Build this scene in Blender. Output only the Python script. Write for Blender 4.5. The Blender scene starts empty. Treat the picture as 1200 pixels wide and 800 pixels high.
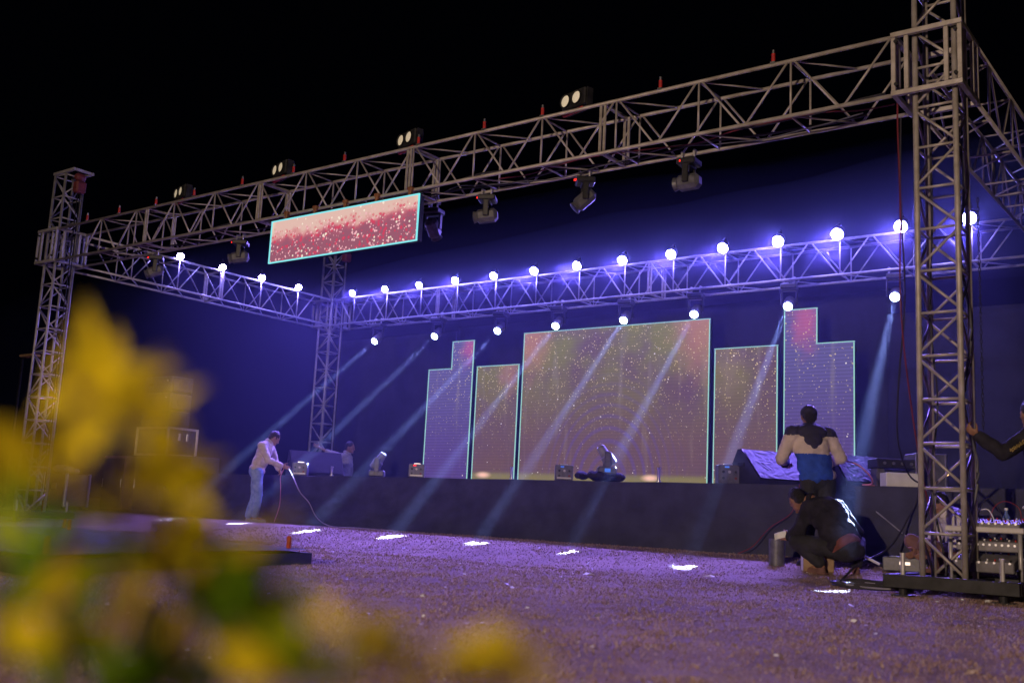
import bpy, bmesh, math, random
import numpy as np
from mathutils import Vector, Matrix, noise
PI = math.pi
random.seed(7)
SC = bpy.context.scene
COL = SC.collection

# ------------------------------------------------------------------ camera
cam_d = bpy.data.cameras.new('camera')
cam = bpy.data.objects.new('camera', cam_d); COL.objects.link(cam)
CAM = Vector((2.3362, -9.6807, 0.3065))
rv = Vector((0.79939508, 0.59881669, 0.04884747)); uv = Vector((0.05987205, -0.1602969, 0.98525136)); fv = Vector((-0.59781506, 0.78468049, 0.16399294))
m = Matrix((rv, uv, -fv)).transposed().to_4x4(); m.translation = CAM
cam.matrix_world = m
cam_d.sensor_width = 36.0; cam_d.lens = 36.99
cam_d.clip_start = 0.02; cam_d.clip_end = 600
cam_d.dof.use_dof = True; cam_d.dof.focus_distance = 14.0; cam_d.dof.aperture_fstop = 2.1
SC.camera = cam
# ------------------------------------------------------------------ world / exposure
w = bpy.data.worlds.new('World'); SC.world = w; w.use_nodes = True
bg = w.node_tree.nodes['Background']
bg.inputs[0].default_value = (0.10, 0.13, 0.35, 1); bg.inputs[1].default_value = 0.002
SC.view_settings.view_transform = 'Standard'; SC.view_settings.look = 'None'
SC.view_settings.exposure = 0.0; SC.view_settings.gamma = 1.0
SC.render.engine = 'CYCLES'
SC.cycles.use_denoising = True
SC.cycles.max_bounces = 6; SC.cycles.volume_bounces = 0; SC.cycles.diffuse_bounces = 2
SC.cycles.glossy_bounces = 2; SC.cycles.transmission_bounces = 4; SC.cycles.transparent_max_bounces = 8
SC.cycles.sample_clamp_indirect = 4.0
SC.cycles.caustics_reflective = False; SC.cycles.caustics_refractive = False

# ------------------------------------------------------------------ light powers (tuned here)
PAR_W = 1750.0; PAR_C = (0.24, 0.15, 1.0)
HEAD_W = 240000.0; HEAD_C = (0.48, 0.62, 1.0)
FLOOD_W = 1080.0; FLOOD_C = (1.0, 0.74, 0.54)
HAZE = 0.0052

# dims
W = 15.99; D = 6.749; ZB = 4.439; H = 0.59; S = 0.531; T = 0.357; G = 0.076; ZS = 0.837
TOP = ZB + H
def gz(y):
    a = min(max((y + .3) / 2.3, 0), 1); a = a * a * (3 - 2 * a); return -.2 + .2 * a
def stage_y(x): return 3.2046 + (x + W) / W * (2.1266 - 3.2046)
A = Vector((0.7955, 0.6060, 0)); B = Vector((-0.6060, 0.7955, 0))     # rightwards / away, as seen from the camera spot

# the floodlight of the venue that stands behind the photographer (warm light on tower and plant)
def add_light(name, kind, loc, target, energy, color, **kw):
    l = bpy.data.lights.new(name, kind); l.energy = energy; l.color = color
    for k, v in kw.items(): setattr(l, k, v)
    o = bpy.data.objects.new(name, l); COL.objects.link(o)
    o.location = loc
    o.rotation_euler = (Vector(target) - Vector(loc)).to_track_quat('-Z', 'Y').to_euler()
    return o
add_light('venue_floodlight', 'SPOT', (0.5, -18.5, 3.0), (-4.0, 0.5, 3.4), FLOOD_W * 6, FLOOD_C, spot_size=math.radians(74), spot_blend=0.6, shadow_soft_size=0.12)

# ------------------------------------------------------------------ materials
MATS = {}
def nt_new(name):
    m = bpy.data.materials.new(name); m.use_nodes = True
    nt = m.node_tree; bs = nt.nodes['Principled BSDF']
    return m, nt, bs
def mat(name, col, rough=.6, metal=0., var=.25, scale=8., bump=0., bscale=40., col2=None, spec=.5, emis=None, es=0., sheen=0., trans=0.):
    if name in MATS: return MATS[name]
    m, nt, bs = nt_new(name); N = nt.nodes; L = nt.links
    tc = N.new('ShaderNodeTexCoord')
    n = N.new('ShaderNodeTexNoise'); n.inputs['Scale'].default_value = scale; n.inputs['Detail'].default_value = 6
    L.new(tc.outputs['Object'], n.inputs['Vector'])
    r = N.new('ShaderNodeValToRGB'); L.new(n.outputs['Fac'], r.inputs['Fac'])
    c = Vector(col); c2 = Vector(col2) if col2 else c * (1 - var)
    c1 = c if col2 else c * (1 + var)
    r.color_ramp.elements[0].position = .35; r.color_ramp.elements[0].color = (*c2, 1)
    r.color_ramp.elements[1].position = .65; r.color_ramp.elements[1].color = (*[min(1, v) for v in c1], 1)
    L.new(r.outputs['Color'], bs.inputs['Base Color'])
    bs.inputs['Roughness'].default_value = rough; bs.inputs['Metallic'].default_value = metal
    bs.inputs['Specular IOR Level'].default_value = spec
    if bump:
        n2 = N.new('ShaderNodeTexNoise'); n2.inputs['Scale'].default_value = bscale; n2.inputs['Detail'].default_value = 5
        L.new(tc.outputs['Object'], n2.inputs['Vector'])
        b = N.new('ShaderNodeBump'); b.inputs['Strength'].default_value = bump; b.inputs['Distance'].default_value = .02
        L.new(n2.outputs['Fac'], b.inputs['Height']); L.new(b.outputs['Normal'], bs.inputs['Normal'])
    if emis:
        bs.inputs['Emission Color'].default_value = (*emis, 1); bs.inputs['Emission Strength'].default_value = es
    if trans: bs.inputs['Subsurface Weight'].default_value = trans; bs.inputs['Subsurface Radius'].default_value = (.01, .01, .002)
    if sheen: bs.inputs['Sheen Weight'].default_value = sheen
    MATS[name] = m
    return m
STEEL = mat('painted_truss_steel', (.54, .50, .47), .5, .3, scale=5, col2=(.34, .30, .26), bump=.15, bscale=60)
STEELB = mat('grey_truss_steel', (.55, .54, .55), .45, .35, scale=6, col2=(.40, .38, .37))
PLATE = mat('truss_joint_plate', (.5, .47, .42), .45, .3, scale=9, col2=(.33, .29, .24))
BLACKMETAL = mat('black_painted_metal', (.02, .02, .022), .55, .0, spec=.25, scale=10, var=.4)
BLACKPL = mat('black_plastic', (.022, .022, .026), .4, 0, scale=14, var=.3)
GREYPL = mat('grey_plastic', (.10, .10, .12), .45, 0, scale=14)
RED = mat('red_sleeve', (.50, .03, .025), .5, 0, scale=20)
CHROME = mat('zinc_metal', (.6, .6, .62), .3, .9, scale=20, var=.1)
CLOTH = mat('black_stage_cloth', (.038, .038, .062), .85, 0, scale=3, var=.25, bump=.35, bscale=18)
BACK = mat('backdrop_cloth', (.030, .030, .040), .95, 0, scale=1.5, var=.3, bump=.3, bscale=9)
RUBBER = mat('cable_rubber', (.03, .028, .035), .55, 0, var=.2)
REDC = mat('red_cable', (.16, .02, .03), .5, 0, var=.2)
PINKC = mat('pink_cable', (.7, .25, .35), .5, 0, var=.1)
WHITEP = mat('white_paper', (.8, .8, .78), .7, 0, var=.06)
WHITEPL = mat('white_plastic', (.72, .72, .74), .4, 0, var=.08)
WOOD = mat('raw_wood', (.36, .24, .14), .7, 0, scale=12, col2=(.24, .15, .08))
SKIN = mat('skin', (.42, .24, .16), .55, 0, scale=20, var=.12)
SKIN2 = mat('brown_skin', (.27, .14, .085), .55, 0, scale=20, var=.12)
HAIR = mat('black_hair', (.014, .012, .012), .5, 0, scale=60, var=.5, bump=.8, bscale=150)
CREAM = mat('cream_jacket_cloth', (.66, .58, .46), .8, 0, scale=14, var=.12, bump=.3, bscale=50)
JEANS = mat('faded_denim', (.34, .46, .68), .8, 0, scale=9, col2=(.18, .28, .50), bump=.3, bscale=120)
NAVY = mat('navy_fleece', (.028, .026, .05), .85, 0, var=.2, bump=.3, bscale=60)
BLUEF = mat('blue_fleece', (.02, .07, .42), .85, 0, scale=10, var=.25, bump=.3, bscale=60)
TAN = mat('tan_fleece', (.58, .48, .42), .85, 0, scale=10, var=.12, bump=.3, bscale=60)
BLKCL = mat('black_clothing', (.026, .024, .036), .9, 0, spec=.15, var=.3, bump=.3, bscale=60)
DKTRO = mat('dark_trousers', (.02, .02, .028), .85, 0, var=.3, bump=.3, bscale=60)
SHIRT = mat('white_shirt_cloth', (.62, .58, .56), .8, 0, var=.08, bump=.25, bscale=50)
BROWNT = mat('brown_trousers', (.16, .08, .07), .85, 0, var=.2)
SHOEW = mat('pale_shoe', (.5, .5, .55), .6, 0, var=.15)
SHOEB = mat('blue_shoe', (.05, .12, .35), .6, 0, var=.15)
TARP = mat('black_tarpaulin', (.030, .036, .032), .65, 0, scale=4, var=.5, spec=.12, bump=.6, bscale=6)
GOLDP = mat('gold_sleeve_print', (.45, .33, .12), .6, 0, var=.2)
QUILT = mat('quilted_dark_cover', (.07, .07, .10), .65, 0, scale=4, var=.2)
def emit(name, col, s):
    if name in MATS: return MATS[name]
    m = bpy.data.materials.new(name); m.use_nodes = True; nt = m.node_tree
    nt.nodes.remove(nt.nodes['Principled BSDF'])
    e = nt.nodes.new('ShaderNodeEmission'); e.inputs[0].default_value = (*col, 1); e.inputs[1].default_value = s
    nt.links.new(e.outputs[0], nt.nodes['Material Output'].inputs['Surface']); MATS[name] = m
    return m
E_PAR = emit('par_lens_glow', (.26, .22, 1.0), 380.0)
E_HEAD = emit('beam_lens_glow', (.5, .65, 1.0), 25.0)
E_RED = emit('red_led', (1, .03, .02), 1.6)
E_BLUE = emit('blue_led', (.1, .25, 1), .7)
E_EDGE = emit('screen_edge_light', (.40, .80, .66), .85)
E_EDGE2 = emit('banner_edge_light', (.25, .85, .9), 1.0)
E_WARM = emit('small_warm_lamp', (1, .6, .25), 2.5)

# ------------------------------------------------------------------ mesh helpers
WM = {}
def xf(o): return WM.get(o.name, Matrix.Identity(4))
def frame(d, up=Vector((0, 0, 1))):
    d = d.normalized()
    if abs(d.dot(up)) > .995: up = Vector((1, 0, 0))
    x = up.cross(d).normalized(); y = d.cross(x)
    return Matrix((x, y, d)).transposed()
class MB:
    def __init__(s): s.v = []; s.f = []
    def add(s, vs, fs):
        o = len(s.v); s.v += [Vector(v) for v in vs]; s.f += [tuple(i + o for i in f) for f in fs]; return s
    def box(s, c, d, rot=None, bev=0.):
        x, y, z = d[0] / 2, d[1] / 2, d[2] / 2; c = Vector(c)
        if bev:
            b = min(bev, x * .9, y * .9, z * .9); bm = bmesh.new(); bmesh.ops.create_cube(bm, size=2)
            for v in bm.verts: v.co = Vector((v.co.x * x, v.co.y * y, v.co.z * z))
            bmesh.ops.bevel(bm, geom=bm.edges[:], offset=b, segments=1, affect='EDGES', profile=.5)
            vs = [v.co.copy() for v in bm.verts]; fs = [tuple(v.index for v in f.verts) for f in bm.faces]; bm.free()
        else:
            vs = [Vector((i * x, j * y, k * z)) for i in (-1, 1) for j in (-1, 1) for k in (-1, 1)]
            fs = [(0, 1, 3, 2), (4, 6, 7, 5), (0, 4, 5, 1), (2, 3, 7, 6), (0, 2, 6, 4), (1, 5, 7, 3)]
        if rot is not None: vs = [rot @ v for v in vs]
        return s.add([c + v for v in vs], fs)
    def tube(s, p, q, r, r2=None, n=10, cap=True):
        p = Vector(p); q = Vector(q); r2 = r if r2 is None else r2; F = frame(q - p)
        vs = []
        for c, rr in ((p, r), (q, r2)):
            vs += [c + F @ Vector((math.cos(2 * PI * i / n) * rr, math.sin(2 * PI * i / n) * rr, 0)) for i in range(n)]
        fs = [(i, (i + 1) % n, n + (i + 1) % n, n + i) for i in range(n)]
        if cap: fs += [tuple(reversed(range(n))), tuple(range(n, 2 * n))]
        return s.add(vs, fs)
    def path(s, pts, r, n=6):
        pts = [Vector(p) for p in pts]; vs = []; fs = []
        for i, p in enumerate(pts):
            d = pts[min(i + 1, len(pts) - 1)] - pts[max(i - 1, 0)]
            F = frame(d); rr = r[i] if isinstance(r, (list, tuple)) else r
            vs += [p + F @ Vector((math.cos(2 * PI * k / n) * rr, math.sin(2 * PI * k / n) * rr, 0)) for k in range(n)]
        for i in range(len(pts) - 1):
            fs += [(i * n + k, i * n + (k + 1) % n, (i + 1) * n + (k + 1) % n, (i + 1) * n + k) for k in range(n)]
        fs += [tuple(reversed(range(n))), tuple(range((len(pts) - 1) * n, len(pts) * n))]
        return s.add(vs, fs)
    def lathe(s, c, axis, prof, n=20):
        c = Vector(c); F = frame(Vector(axis)); vs = []
        for z, r in prof: vs += [c + F @ Vector((math.cos(2 * PI * k / n) * r, math.sin(2 * PI * k / n) * r, z)) for k in range(n)]
        fs = []
        for i in range(len(prof) - 1):
            fs += [(i * n + k, i * n + (k + 1) % n, (i + 1) * n + (k + 1) % n, (i + 1) * n + k) for k in range(n)]
        fs += [tuple(reversed(range(n))), tuple(range((len(prof) - 1) * n, len(prof) * n))]
        return s.add(vs, fs)
    def ell(s, c, r, rot=None, n=16, m=10):
        c = Vector(c); vs = []; rot = rot or Matrix.Identity(3)
        vs.append(c + rot @ Vector((0, 0, r[2])))
        for i in range(1, m):
            a = PI * i / m
            for k in range(n):
                b = 2 * PI * k / n
                vs.append(c + rot @ Vector((r[0] * math.sin(a) * math.cos(b), r[1] * math.sin(a) * math.sin(b), r[2] * math.cos(a))))
        vs.append(c + rot @ Vector((0, 0, -r[2])))
        fs = [(0, 1 + k, 1 + (k + 1) % n) for k in range(n)]
        for i in range(m - 2):
            o = 1 + i * n
            fs += [(o + k, o + n + k, o + n + (k + 1) % n, o + (k + 1) % n) for k in range(n)]
        o = 1 + (m - 2) * n; l = len(vs) - 1
        fs += [(o + k, l, o + (k + 1) % n) for k in range(n)]
        return s.add(vs, fs)
    def prism(s, poly, axis_from, axis_to):          # poly: list of 3-D points, extruded by the vector
        d = Vector(axis_to) - Vector(axis_from); n = len(poly); P = [Vector(p) for p in poly]
        return s.add(P + [p + d for p in P], [tuple(reversed(range(n))), tuple(range(n, 2 * n))] + [(i, (i + 1) % n, n + (i + 1) % n, n + i) for i in range(n)])
    def build(s, name, mt, parent=None, smooth=False, local=False, fixn=True):
        me = bpy.data.meshes.new(name)
        vs = s.v
        if parent is not None and not local:
            inv = xf(parent).inverted(); vs = [inv @ v for v in vs]
        me.from_pydata(vs, [], s.f)
        if fixn:
            bm = bmesh.new(); bm.from_mesh(me); bmesh.ops.recalc_face_normals(bm, faces=bm.faces[:]); bm.to_mesh(me); bm.free()
        for x in (mt if isinstance(mt, (list, tuple)) else [mt]): me.materials.append(x)
        if smooth:
            me.polygons.foreach_set('use_smooth', [True] * len(me.polygons))
            try: me.set_sharp_from_angle(angle=math.radians(40))
            except Exception: pass
        o = bpy.data.objects.new(name, me); COL.objects.link(o)
        if parent is not None: o.parent = parent
        return o
def tag(o, label=None, cat=None, group=None, kind=None):
    if label: o['label'] = label
    if cat: o['category'] = cat
    if group: o['group'] = group
    if kind: o['kind'] = kind
    return o
def thing(name, label, cat, loc=(0, 0, 0), rz=0., group=None, rot=None):
    o = bpy.data.objects.new(name, None); COL.objects.link(o); o.empty_display_size = .1
    o.location = loc; o.rotation_euler = rot if rot else (0, 0, rz)
    WM[o.name] = Matrix.LocRotScale(Vector(loc), o.rotation_euler.copy(), None)
    return tag(o, label, cat, group)
def copy_thing(o, loc=None, rot=None, label=None, group=None):
    c = o.copy(); COL.objects.link(c)
    if loc is not None: c.location = loc
    if rot is not None: c.rotation_euler = rot
    WM[c.name] = Matrix.LocRotScale(c.location.copy(), c.rotation_euler.copy(), None)
    if label: c['label'] = label
    if group: c['group'] = group
    for ch in KIDS.get(o.name, list(o.children)):
        k = ch.copy(); COL.objects.link(k); k.parent = c
        for g2 in ch.children:
            k2 = g2.copy(); COL.objects.link(k2); k2.parent = k
    return c
KIDS = {}
CYL = {}
def strut(parent, name, p, q, r, mt, n=8):
    """one straight tube as an object of its own; alike tubes share mesh data"""
    p = Vector(p); q = Vector(q); L = (q - p).length; key = (round(r, 4), round(L, 2), mt.name, n)
    if key not in CYL:
        b = MB(); b.tube((0, 0, 0), (0, 0, 1), r, n=n)
        for v in b.v: v.z *= round(L, 3)
        me = bpy.data.meshes.new(name); me.from_pydata(b.v, [], b.f); me.materials.append(mt)
        me.polygons.foreach_set('use_smooth', [len(f) == 4 for f in b.f])
        CYL[key] = me
    o = bpy.data.objects.new(name, CYL[key]); COL.objects.link(o)
    R = frame(q - p).to_4x4(); R.translation = p
    if parent is not None:
        o.parent = parent; R = xf(parent).inverted() @ R
    o.matrix_local = R
    return o
BOXM = {}
def barbox(parent, name, c, d, mt):
    key = (tuple(round(v, 3) for v in d), mt.name)
    if key not in BOXM:
        b = MB().box((0, 0, 0), d, bev=.004)
        me = bpy.data.meshes.new(name); me.from_pydata(b.v, [], b.f); me.materials.append(mt); BOXM[key] = me
    o = bpy.data.objects.new(name, BOXM[key]); COL.objects.link(o)
    R = Matrix.Translation(c)
    if parent is not None: o.parent = parent; R = xf(parent).inverted() @ R
    o.matrix_local = R
    return o
def cable(name, pts, r, mt, label=None, cat='cable', parent=None, group=None, n=6, sub=6):
    pts = [Vector(p) for p in pts]; out = []
    for i in range(len(pts) - 1):
        p0 = pts[max(i - 1, 0)]; p1 = pts[i]; p2 = pts[i + 1]; p3 = pts[min(i + 2, len(pts) - 1)]
        for k in range(sub):
            t = k / sub
            out.append(.5 * ((2 * p1) + (p2 - p0) * t + (2 * p0 - 5 * p1 + 4 * p2 - p3) * t * t + (3 * p1 - p0 - 3 * p2 + p3) * t ** 3))
    out.append(pts[-1])
    o = MB().path(out, r, n).build(name, mt, parent, smooth=True)
    if label: tag(o, label, cat, group)
    return o
def remesh(b, name, mt, parent, voxel=.012, smooth=3, wrinkle=0., wscale=9., seed=0., zones=None):
    me = bpy.data.meshes.new('tmp'); me.from_pydata(b.v, [], b.f)
    bm = bmesh.new(); bm.from_mesh(me); bmesh.ops.recalc_face_normals(bm, faces=bm.faces[:]); bm.to_mesh(me); bm.free()
    o = bpy.data.objects.new('tmp', me); COL.objects.link(o)
    md = o.modifiers.new('r', 'REMESH'); md.mode = 'VOXEL'; md.voxel_size = voxel
    if smooth: ms = o.modifiers.new('s', 'SMOOTH'); ms.factor = .5; ms.iterations = smooth
    dg = bpy.context.evaluated_depsgraph_get(); dg.update()
    out = bpy.data.meshes.new_from_object(o.evaluated_get(dg)); out.name = name
    bpy.data.objects.remove(o)
    if wrinkle:
        sd = Vector((seed, seed * 2, 0))
        nn = [(v.co.copy(), v.normal.copy()) for v in out.vertices]
        for v, (c, n) in zip(out.vertices, nn):
            k = noise.noise(Vector((c.x * wscale, c.y * wscale, c.z * wscale * .55)) + sd) + .5 * noise.noise(c * wscale * 2.3 + sd)
            v.co = c + n * k * wrinkle
    out.materials.clear()
    for x in (mt if isinstance(mt, (list, tuple)) else [mt]): out.materials.append(x)
    if zones:
        for p in out.polygons: p.material_index = zones(p.center)
    out.polygons.foreach_set('use_smooth', [True] * len(out.polygons))
    if parent is not None:
        out.transform(xf(parent).inverted())
    r = bpy.data.objects.new(name, out); COL.objects.link(r)
    if parent is not None: r.parent = parent
    return r
ORD = ['first', 'second', 'third', 'fourth', 'fifth', 'sixth', 'seventh', 'eighth', 'ninth', 'tenth', 'eleventh', 'twelfth', 'thirteenth', 'fourteenth', 'fifteenth']
# ================================================================== THE SETTING
def ground_mat():
    m, nt, bs = nt_new('dry_lawn_soil'); N = nt.nodes; L = nt.links
    tc = N.new('ShaderNodeTexCoord')
    n1 = N.new('ShaderNodeTexNoise'); n1.inputs['Scale'].default_value = .6; n1.inputs['Detail'].default_value = 8; n1.inputs['Roughness'].default_value = .7
    n2 = N.new('ShaderNodeTexNoise'); n2.inputs['Scale'].default_value = 70; n2.inputs['Detail'].default_value = 8; n2.inputs['Roughness'].default_value = .8
    for n in (n1, n2): L.new(tc.outputs['Object'], n.inputs['Vector'])
    r1 = N.new('ShaderNodeValToRGB'); r1.color_ramp.elements[0].position = .38; r1.color_ramp.elements[1].position = .60
    r1.color_ramp.elements[0].color = (.23, .145, .115, 1); r1.color_ramp.elements[1].color = (.45, .32, .25, 1)
    r2 = N.new('ShaderNodeValToRGB'); r2.color_ramp.elements[0].position = .35; r2.color_ramp.elements[1].position = .68
    r2.color_ramp.elements[0].color = (.35, .33, .3, 1); r2.color_ramp.elements[1].color = (1.3, 1.25, 1.2, 1)
    L.new(n1.outputs[0], r1.inputs[0]); L.new(n2.outputs[0], r2.inputs[0])
    mx = N.new('ShaderNodeMix'); mx.data_type = 'RGBA'; mx.blend_type = 'MULTIPLY'; mx.inputs['Factor'].default_value = 1
    L.new(r1.outputs[0], mx.inputs['A']); L.new(r2.outputs[0], mx.inputs['B']); L.new(mx.outputs['Result'], bs.inputs['Base Color'])
    b = N.new('ShaderNodeBump'); b.inputs['Strength'].default_value = .6; b.inputs['Distance'].default_value = .03
    L.new(n2.outputs[0], b.inputs['Height']); L.new(b.outputs[0], bs.inputs['Normal'])
    bs.inputs['Roughness'].default_value = .9
    return m
GM = ground_mat()
def gh(x, y): return gz(y) + .012 * noise.noise(Vector((x * 1.3, y * 1.3, 0))) + .006 * noise.noise(Vector((x * 5, y * 5, 3)))
xs = sorted(set([-140, -90, -60, -45, -35, -28] + [round(-24 + .3 * i, 2) for i in range(int(30 / .3) + 1)] + [9, 14, 22, 40, 70, 110]))
ys = sorted(set([-60, -40, -25, -16] + [round(-13 + .3 * i, 2) for i in range(int(23 / .3) + 1)] + [12, 16, 25, 45, 80, 140]))
gv = [(x, y, gh(x, y)) for y in ys for x in xs]
gf = [(j * len(xs) + i, j * len(xs) + i + 1, (j + 1) * len(xs) + i + 1, (j + 1) * len(xs) + i) for j in range(len(ys) - 1) for i in range(len(xs) - 1)]
g = MB().add(gv, gf).build('ground', GM, smooth=True); tag(g, kind='structure')

# short dry grass: one uncountable mass of tiny blades
rng = np.random.default_rng(5)
def grass():
    NB = 230000
    u = rng.random(NB); dist = 1.6 + 15.5 * u ** 1.15; ang = rng.uniform(math.radians(-30), math.radians(31), NB)
    fx, fy = -0.6060, 0.7955; ax, ay = .7955, .6060
    X = CAM.x + dist * (np.cos(ang) * fx + np.sin(ang) * ax); Y = CAM.y + dist * (np.cos(ang) * fy + np.sin(ang) * ay)
    ok = Y < 3.19 + (X + W) / W * -1.078 - .05
    X = X[ok]; Y = Y[ok]; dist = dist[ok]; n = len(X)
    Z = np.array([gh(a, b) for a, b in zip(X, Y)])
    hh = rng.uniform(.003, .012, n) * (1 + dist * .05); ww = (.0015 + dist * .0004) * rng.uniform(.7, 1.4, n)
    th = rng.uniform(0, 2 * PI, n); lx = rng.normal(0, .75, n) * hh; ly = rng.normal(0, .75, n) * hh
    v = np.zeros((n, 3, 3)); c, s_ = np.cos(th) * ww, np.sin(th) * ww
    v[:, 0] = np.stack([X - c, Y - s_, Z - .003], 1); v[:, 1] = np.stack([X + c, Y + s_, Z - .003], 1); v[:, 2] = np.stack([X + lx, Y + ly, Z + hh], 1)
    me = bpy.data.meshes.new('dry_grass'); me.vertices.add(3 * n); me.vertices.foreach_set('co', v.ravel())
    me.loops.add(3 * n); me.loops.foreach_set('vertex_index', np.arange(3 * n, dtype=np.int32))
    me.polygons.add(n); me.polygons.foreach_set('loop_start', np.arange(0, 3 * n, 3, dtype=np.int32)); me.update()
    m, nt, bs = nt_new('dry_grass_blades'); N = nt.nodes; L = nt.links
    gi = N.new('ShaderNodeNewGeometry'); r = N.new('ShaderNodeValToRGB')
    L.new(gi.outputs['Random Per Island'], r.inputs[0]); L.new(r.outputs[0], bs.inputs['Base Color'])
    e = r.color_ramp.elements; e[0].color = (.18, .11, .085, 1); e[1].color = (.48, .37, .31, 1); e[1].position = .93
    x = e.new(1.0); x.color = (.55, .48, .42, 1)
    x = e.new(.5); x.color = (.30, .18, .13, 1)
    bs.inputs['Roughness'].default_value = .7
    me.materials.append(m)
    o = bpy.data.objects.new('dry_grass', me); COL.objects.link(o)
    return tag(o, 'short dry brown grass covering the ground before the stage', 'grass', kind='stuff')
grass()
# small paper scraps and confetti trodden into the grass
b = MB()
for i in range(240):
    d = random.uniform(2.2, 14); a = math.radians(random.uniform(-27, 28))
    p = CAM + (B * math.cos(a) + A * math.sin(a)) * d
    if p.y > stage_y(p.x) - .1: continue
    p.z = gh(p.x, p.y) + random.uniform(.006, .02); s_ = random.uniform(.003, .008) * (1 + d * .1) * (2.2 if random.random() < .06 else 1)
    R = Matrix.Rotation(random.uniform(0, 6), 3, 'Z') @ Matrix.Rotation(random.gauss(0, .5), 3, 'X')
    b.add([p + R @ Vector(q) for q in ((-s_, -s_ * .5, 0), (s_, -s_ * .7, 0), (s_ * .8, s_ * .6, s_ * .3), (-s_ * .7, s_ * .5, 0))], [(0, 1, 2, 3)])
o = b.build('paper_scraps', WHITEP, fixn=False); tag(o, 'tiny white paper scraps scattered over the dry grass', 'litter', kind='stuff')
for k, (x, y, lab) in enumerate([(-2.35, -.2, 'largest pale scrap of paper on the grass left of the crouching man'), (-2.9, -1.5, 'pale torn scrap lying alone in the middle of the lawn'), (-.55, .35, 'yellowish scrap of wrapper beside the cable coil')]):
    R = Matrix.Rotation(k * 1.3, 3, 'Z'); p = Vector((x, y, gh(x, y) + .03)); s_ = .055
    o = MB().prism([p + R @ Vector(q) * s_ for q in ((-1, -.5, 0), (0, -.7, .25), (1, -.4, 0), (.8, .5, .1), (0, .6, .3), (-.9, .4, 0))], (0, 0, 0), (0, 0, .003)).build('paper_scrap', WHITEP)
    tag(o, lab, 'litter', 'larger scraps on the lawn')

# ------------------------------------------------------------------ backdrop cloths behind the stage
def curtain(name, label, x0, x1, y, z1, seed, mt=BACK):
    nx = int((x1 - x0) / .09); nz = 22; v = []
    for j in range(nz + 1):
        z = -.02 + (z1 + .02) * j / nz
        for i in range(nx + 1):
            x = x0 + (x1 - x0) * i / nx
            yy = y + .05 * noise.noise(Vector((x * 2.2 + seed, z * .18, 0))) + .03 * noise.noise(Vector((x * 6 + seed, z * .6, 1))) + .02 * noise.noise(Vector((x * 1.2, z * 2.6, seed)))
            v.append((x, yy, z))
    f = [(j * (nx + 1) + i, j * (nx + 1) + i + 1, (j + 1) * (nx + 1) + i + 1, (j + 1) * (nx + 1) + i) for j in range(nz) for i in range(nx)]
    o = MB().add(v, f).build(name, mt, smooth=True)
    sm = o.modifiers.new('thickness', 'SOLIDIFY'); sm.thickness = .006
    return tag(o, label, 'backdrop', 'black cloths hung behind the stage')
curtain('backdrop_cloth', 'dark backdrop cloth hanging behind the left corner tower', -17.2, -13.3, 8.75, 4.5, 1)
curtain('backdrop_cloth', 'dark backdrop cloth hanging behind the big middle screen', -13.35, -3.4, 8.85, 4.6, 7)
curtain('backdrop_cloth', 'dark backdrop cloth at the right behind the near tower', -3.45, 4.4, 8.75, 4.15, 13)

# ------------------------------------------------------------------ the stage
st = thing('stage', 'long low stage with its front covered in black cloth', 'stage', (-8, 5, 0))
XL, XR = -14.95, 1.6
dk = MB()
dk.prism([(XL, stage_y(XL) + .03, ZS - .06), (XR, stage_y(XR) + .03, ZS - .06), (XR, 8.5, ZS - .06), (XL, 8.5, ZS - .06)], (0, 0, 0), (0, 0, .052)).build('deck', CLOTH, st)
def skirt(x0, x1, off, seed, nm='front_skirt'):
    nx = int((x1 - x0) / .05); nz = 26; v = []
    for j in range(nz + 1):
        t = j / nz; 
        for i in range(nx + 1):
            x = x0 + (x1 - x0) * i / nx
            z = (ZS + .012 * noise.noise(Vector((x * 1.1, 5, seed)))) * t + gh(x, stage_y(x)) * (1 - t)
            wr = .035 * noise.noise(Vector((x * .55 + seed, z * 1.2, 7))) + .040 * noise.noise(Vector((x * 1.1 + seed, z * 3.2, 0))) + .014 * noise.noise(Vector((x * 3.0 - z * 2, z * 9, seed))) + .006 * noise.noise(Vector((x * 9, z * 16, seed)))
            yy = stage_y(x) - .035 - off + wr * (1 - t ** 4) - .05 * (1 - t) ** 3
            v.append((x, yy, z))
    for i in range(nx + 1):      # lap over the deck
        x = x0 + (x1 - x0) * i / nx; v.append((x, stage_y(x) + .25, ZS + .004 - off * .1))
    nz2 = nz + 1
    f = [(j * (nx + 1) + i, j * (nx + 1) + i + 1, (j + 1) * (nx + 1) + i + 1, (j + 1) * (nx + 1) + i) for j in range(nz2) for i in range(nx)]
    o = MB().add(v, f).build(nm, CLOTH, st, smooth=True)
    return o
skirt(XL, -9.2, .0, 2); skirt(-9.25, -1.62, .012, 9); skirt(-1.68, XR, .03, 21)
nz = 12; v = []
for j in range(nz + 1):
    for i in range(61):
        y = stage_y(XL) - .03 + i / 60 * (8.5 - stage_y(XL)); z = ZS * j / nz
        v.append((XL - .02 + .03 * noise.noise(Vector((y * 3, z * 2, 4))), y, z))
MB().add(v, [(j * 61 + i, j * 61 + i + 1, (j + 1) * 61 + i + 1, (j + 1) * 61 + i) for j in range(nz) for i in range(60)]).build('side_skirt', CLOTH, st, smooth=True)

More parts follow.
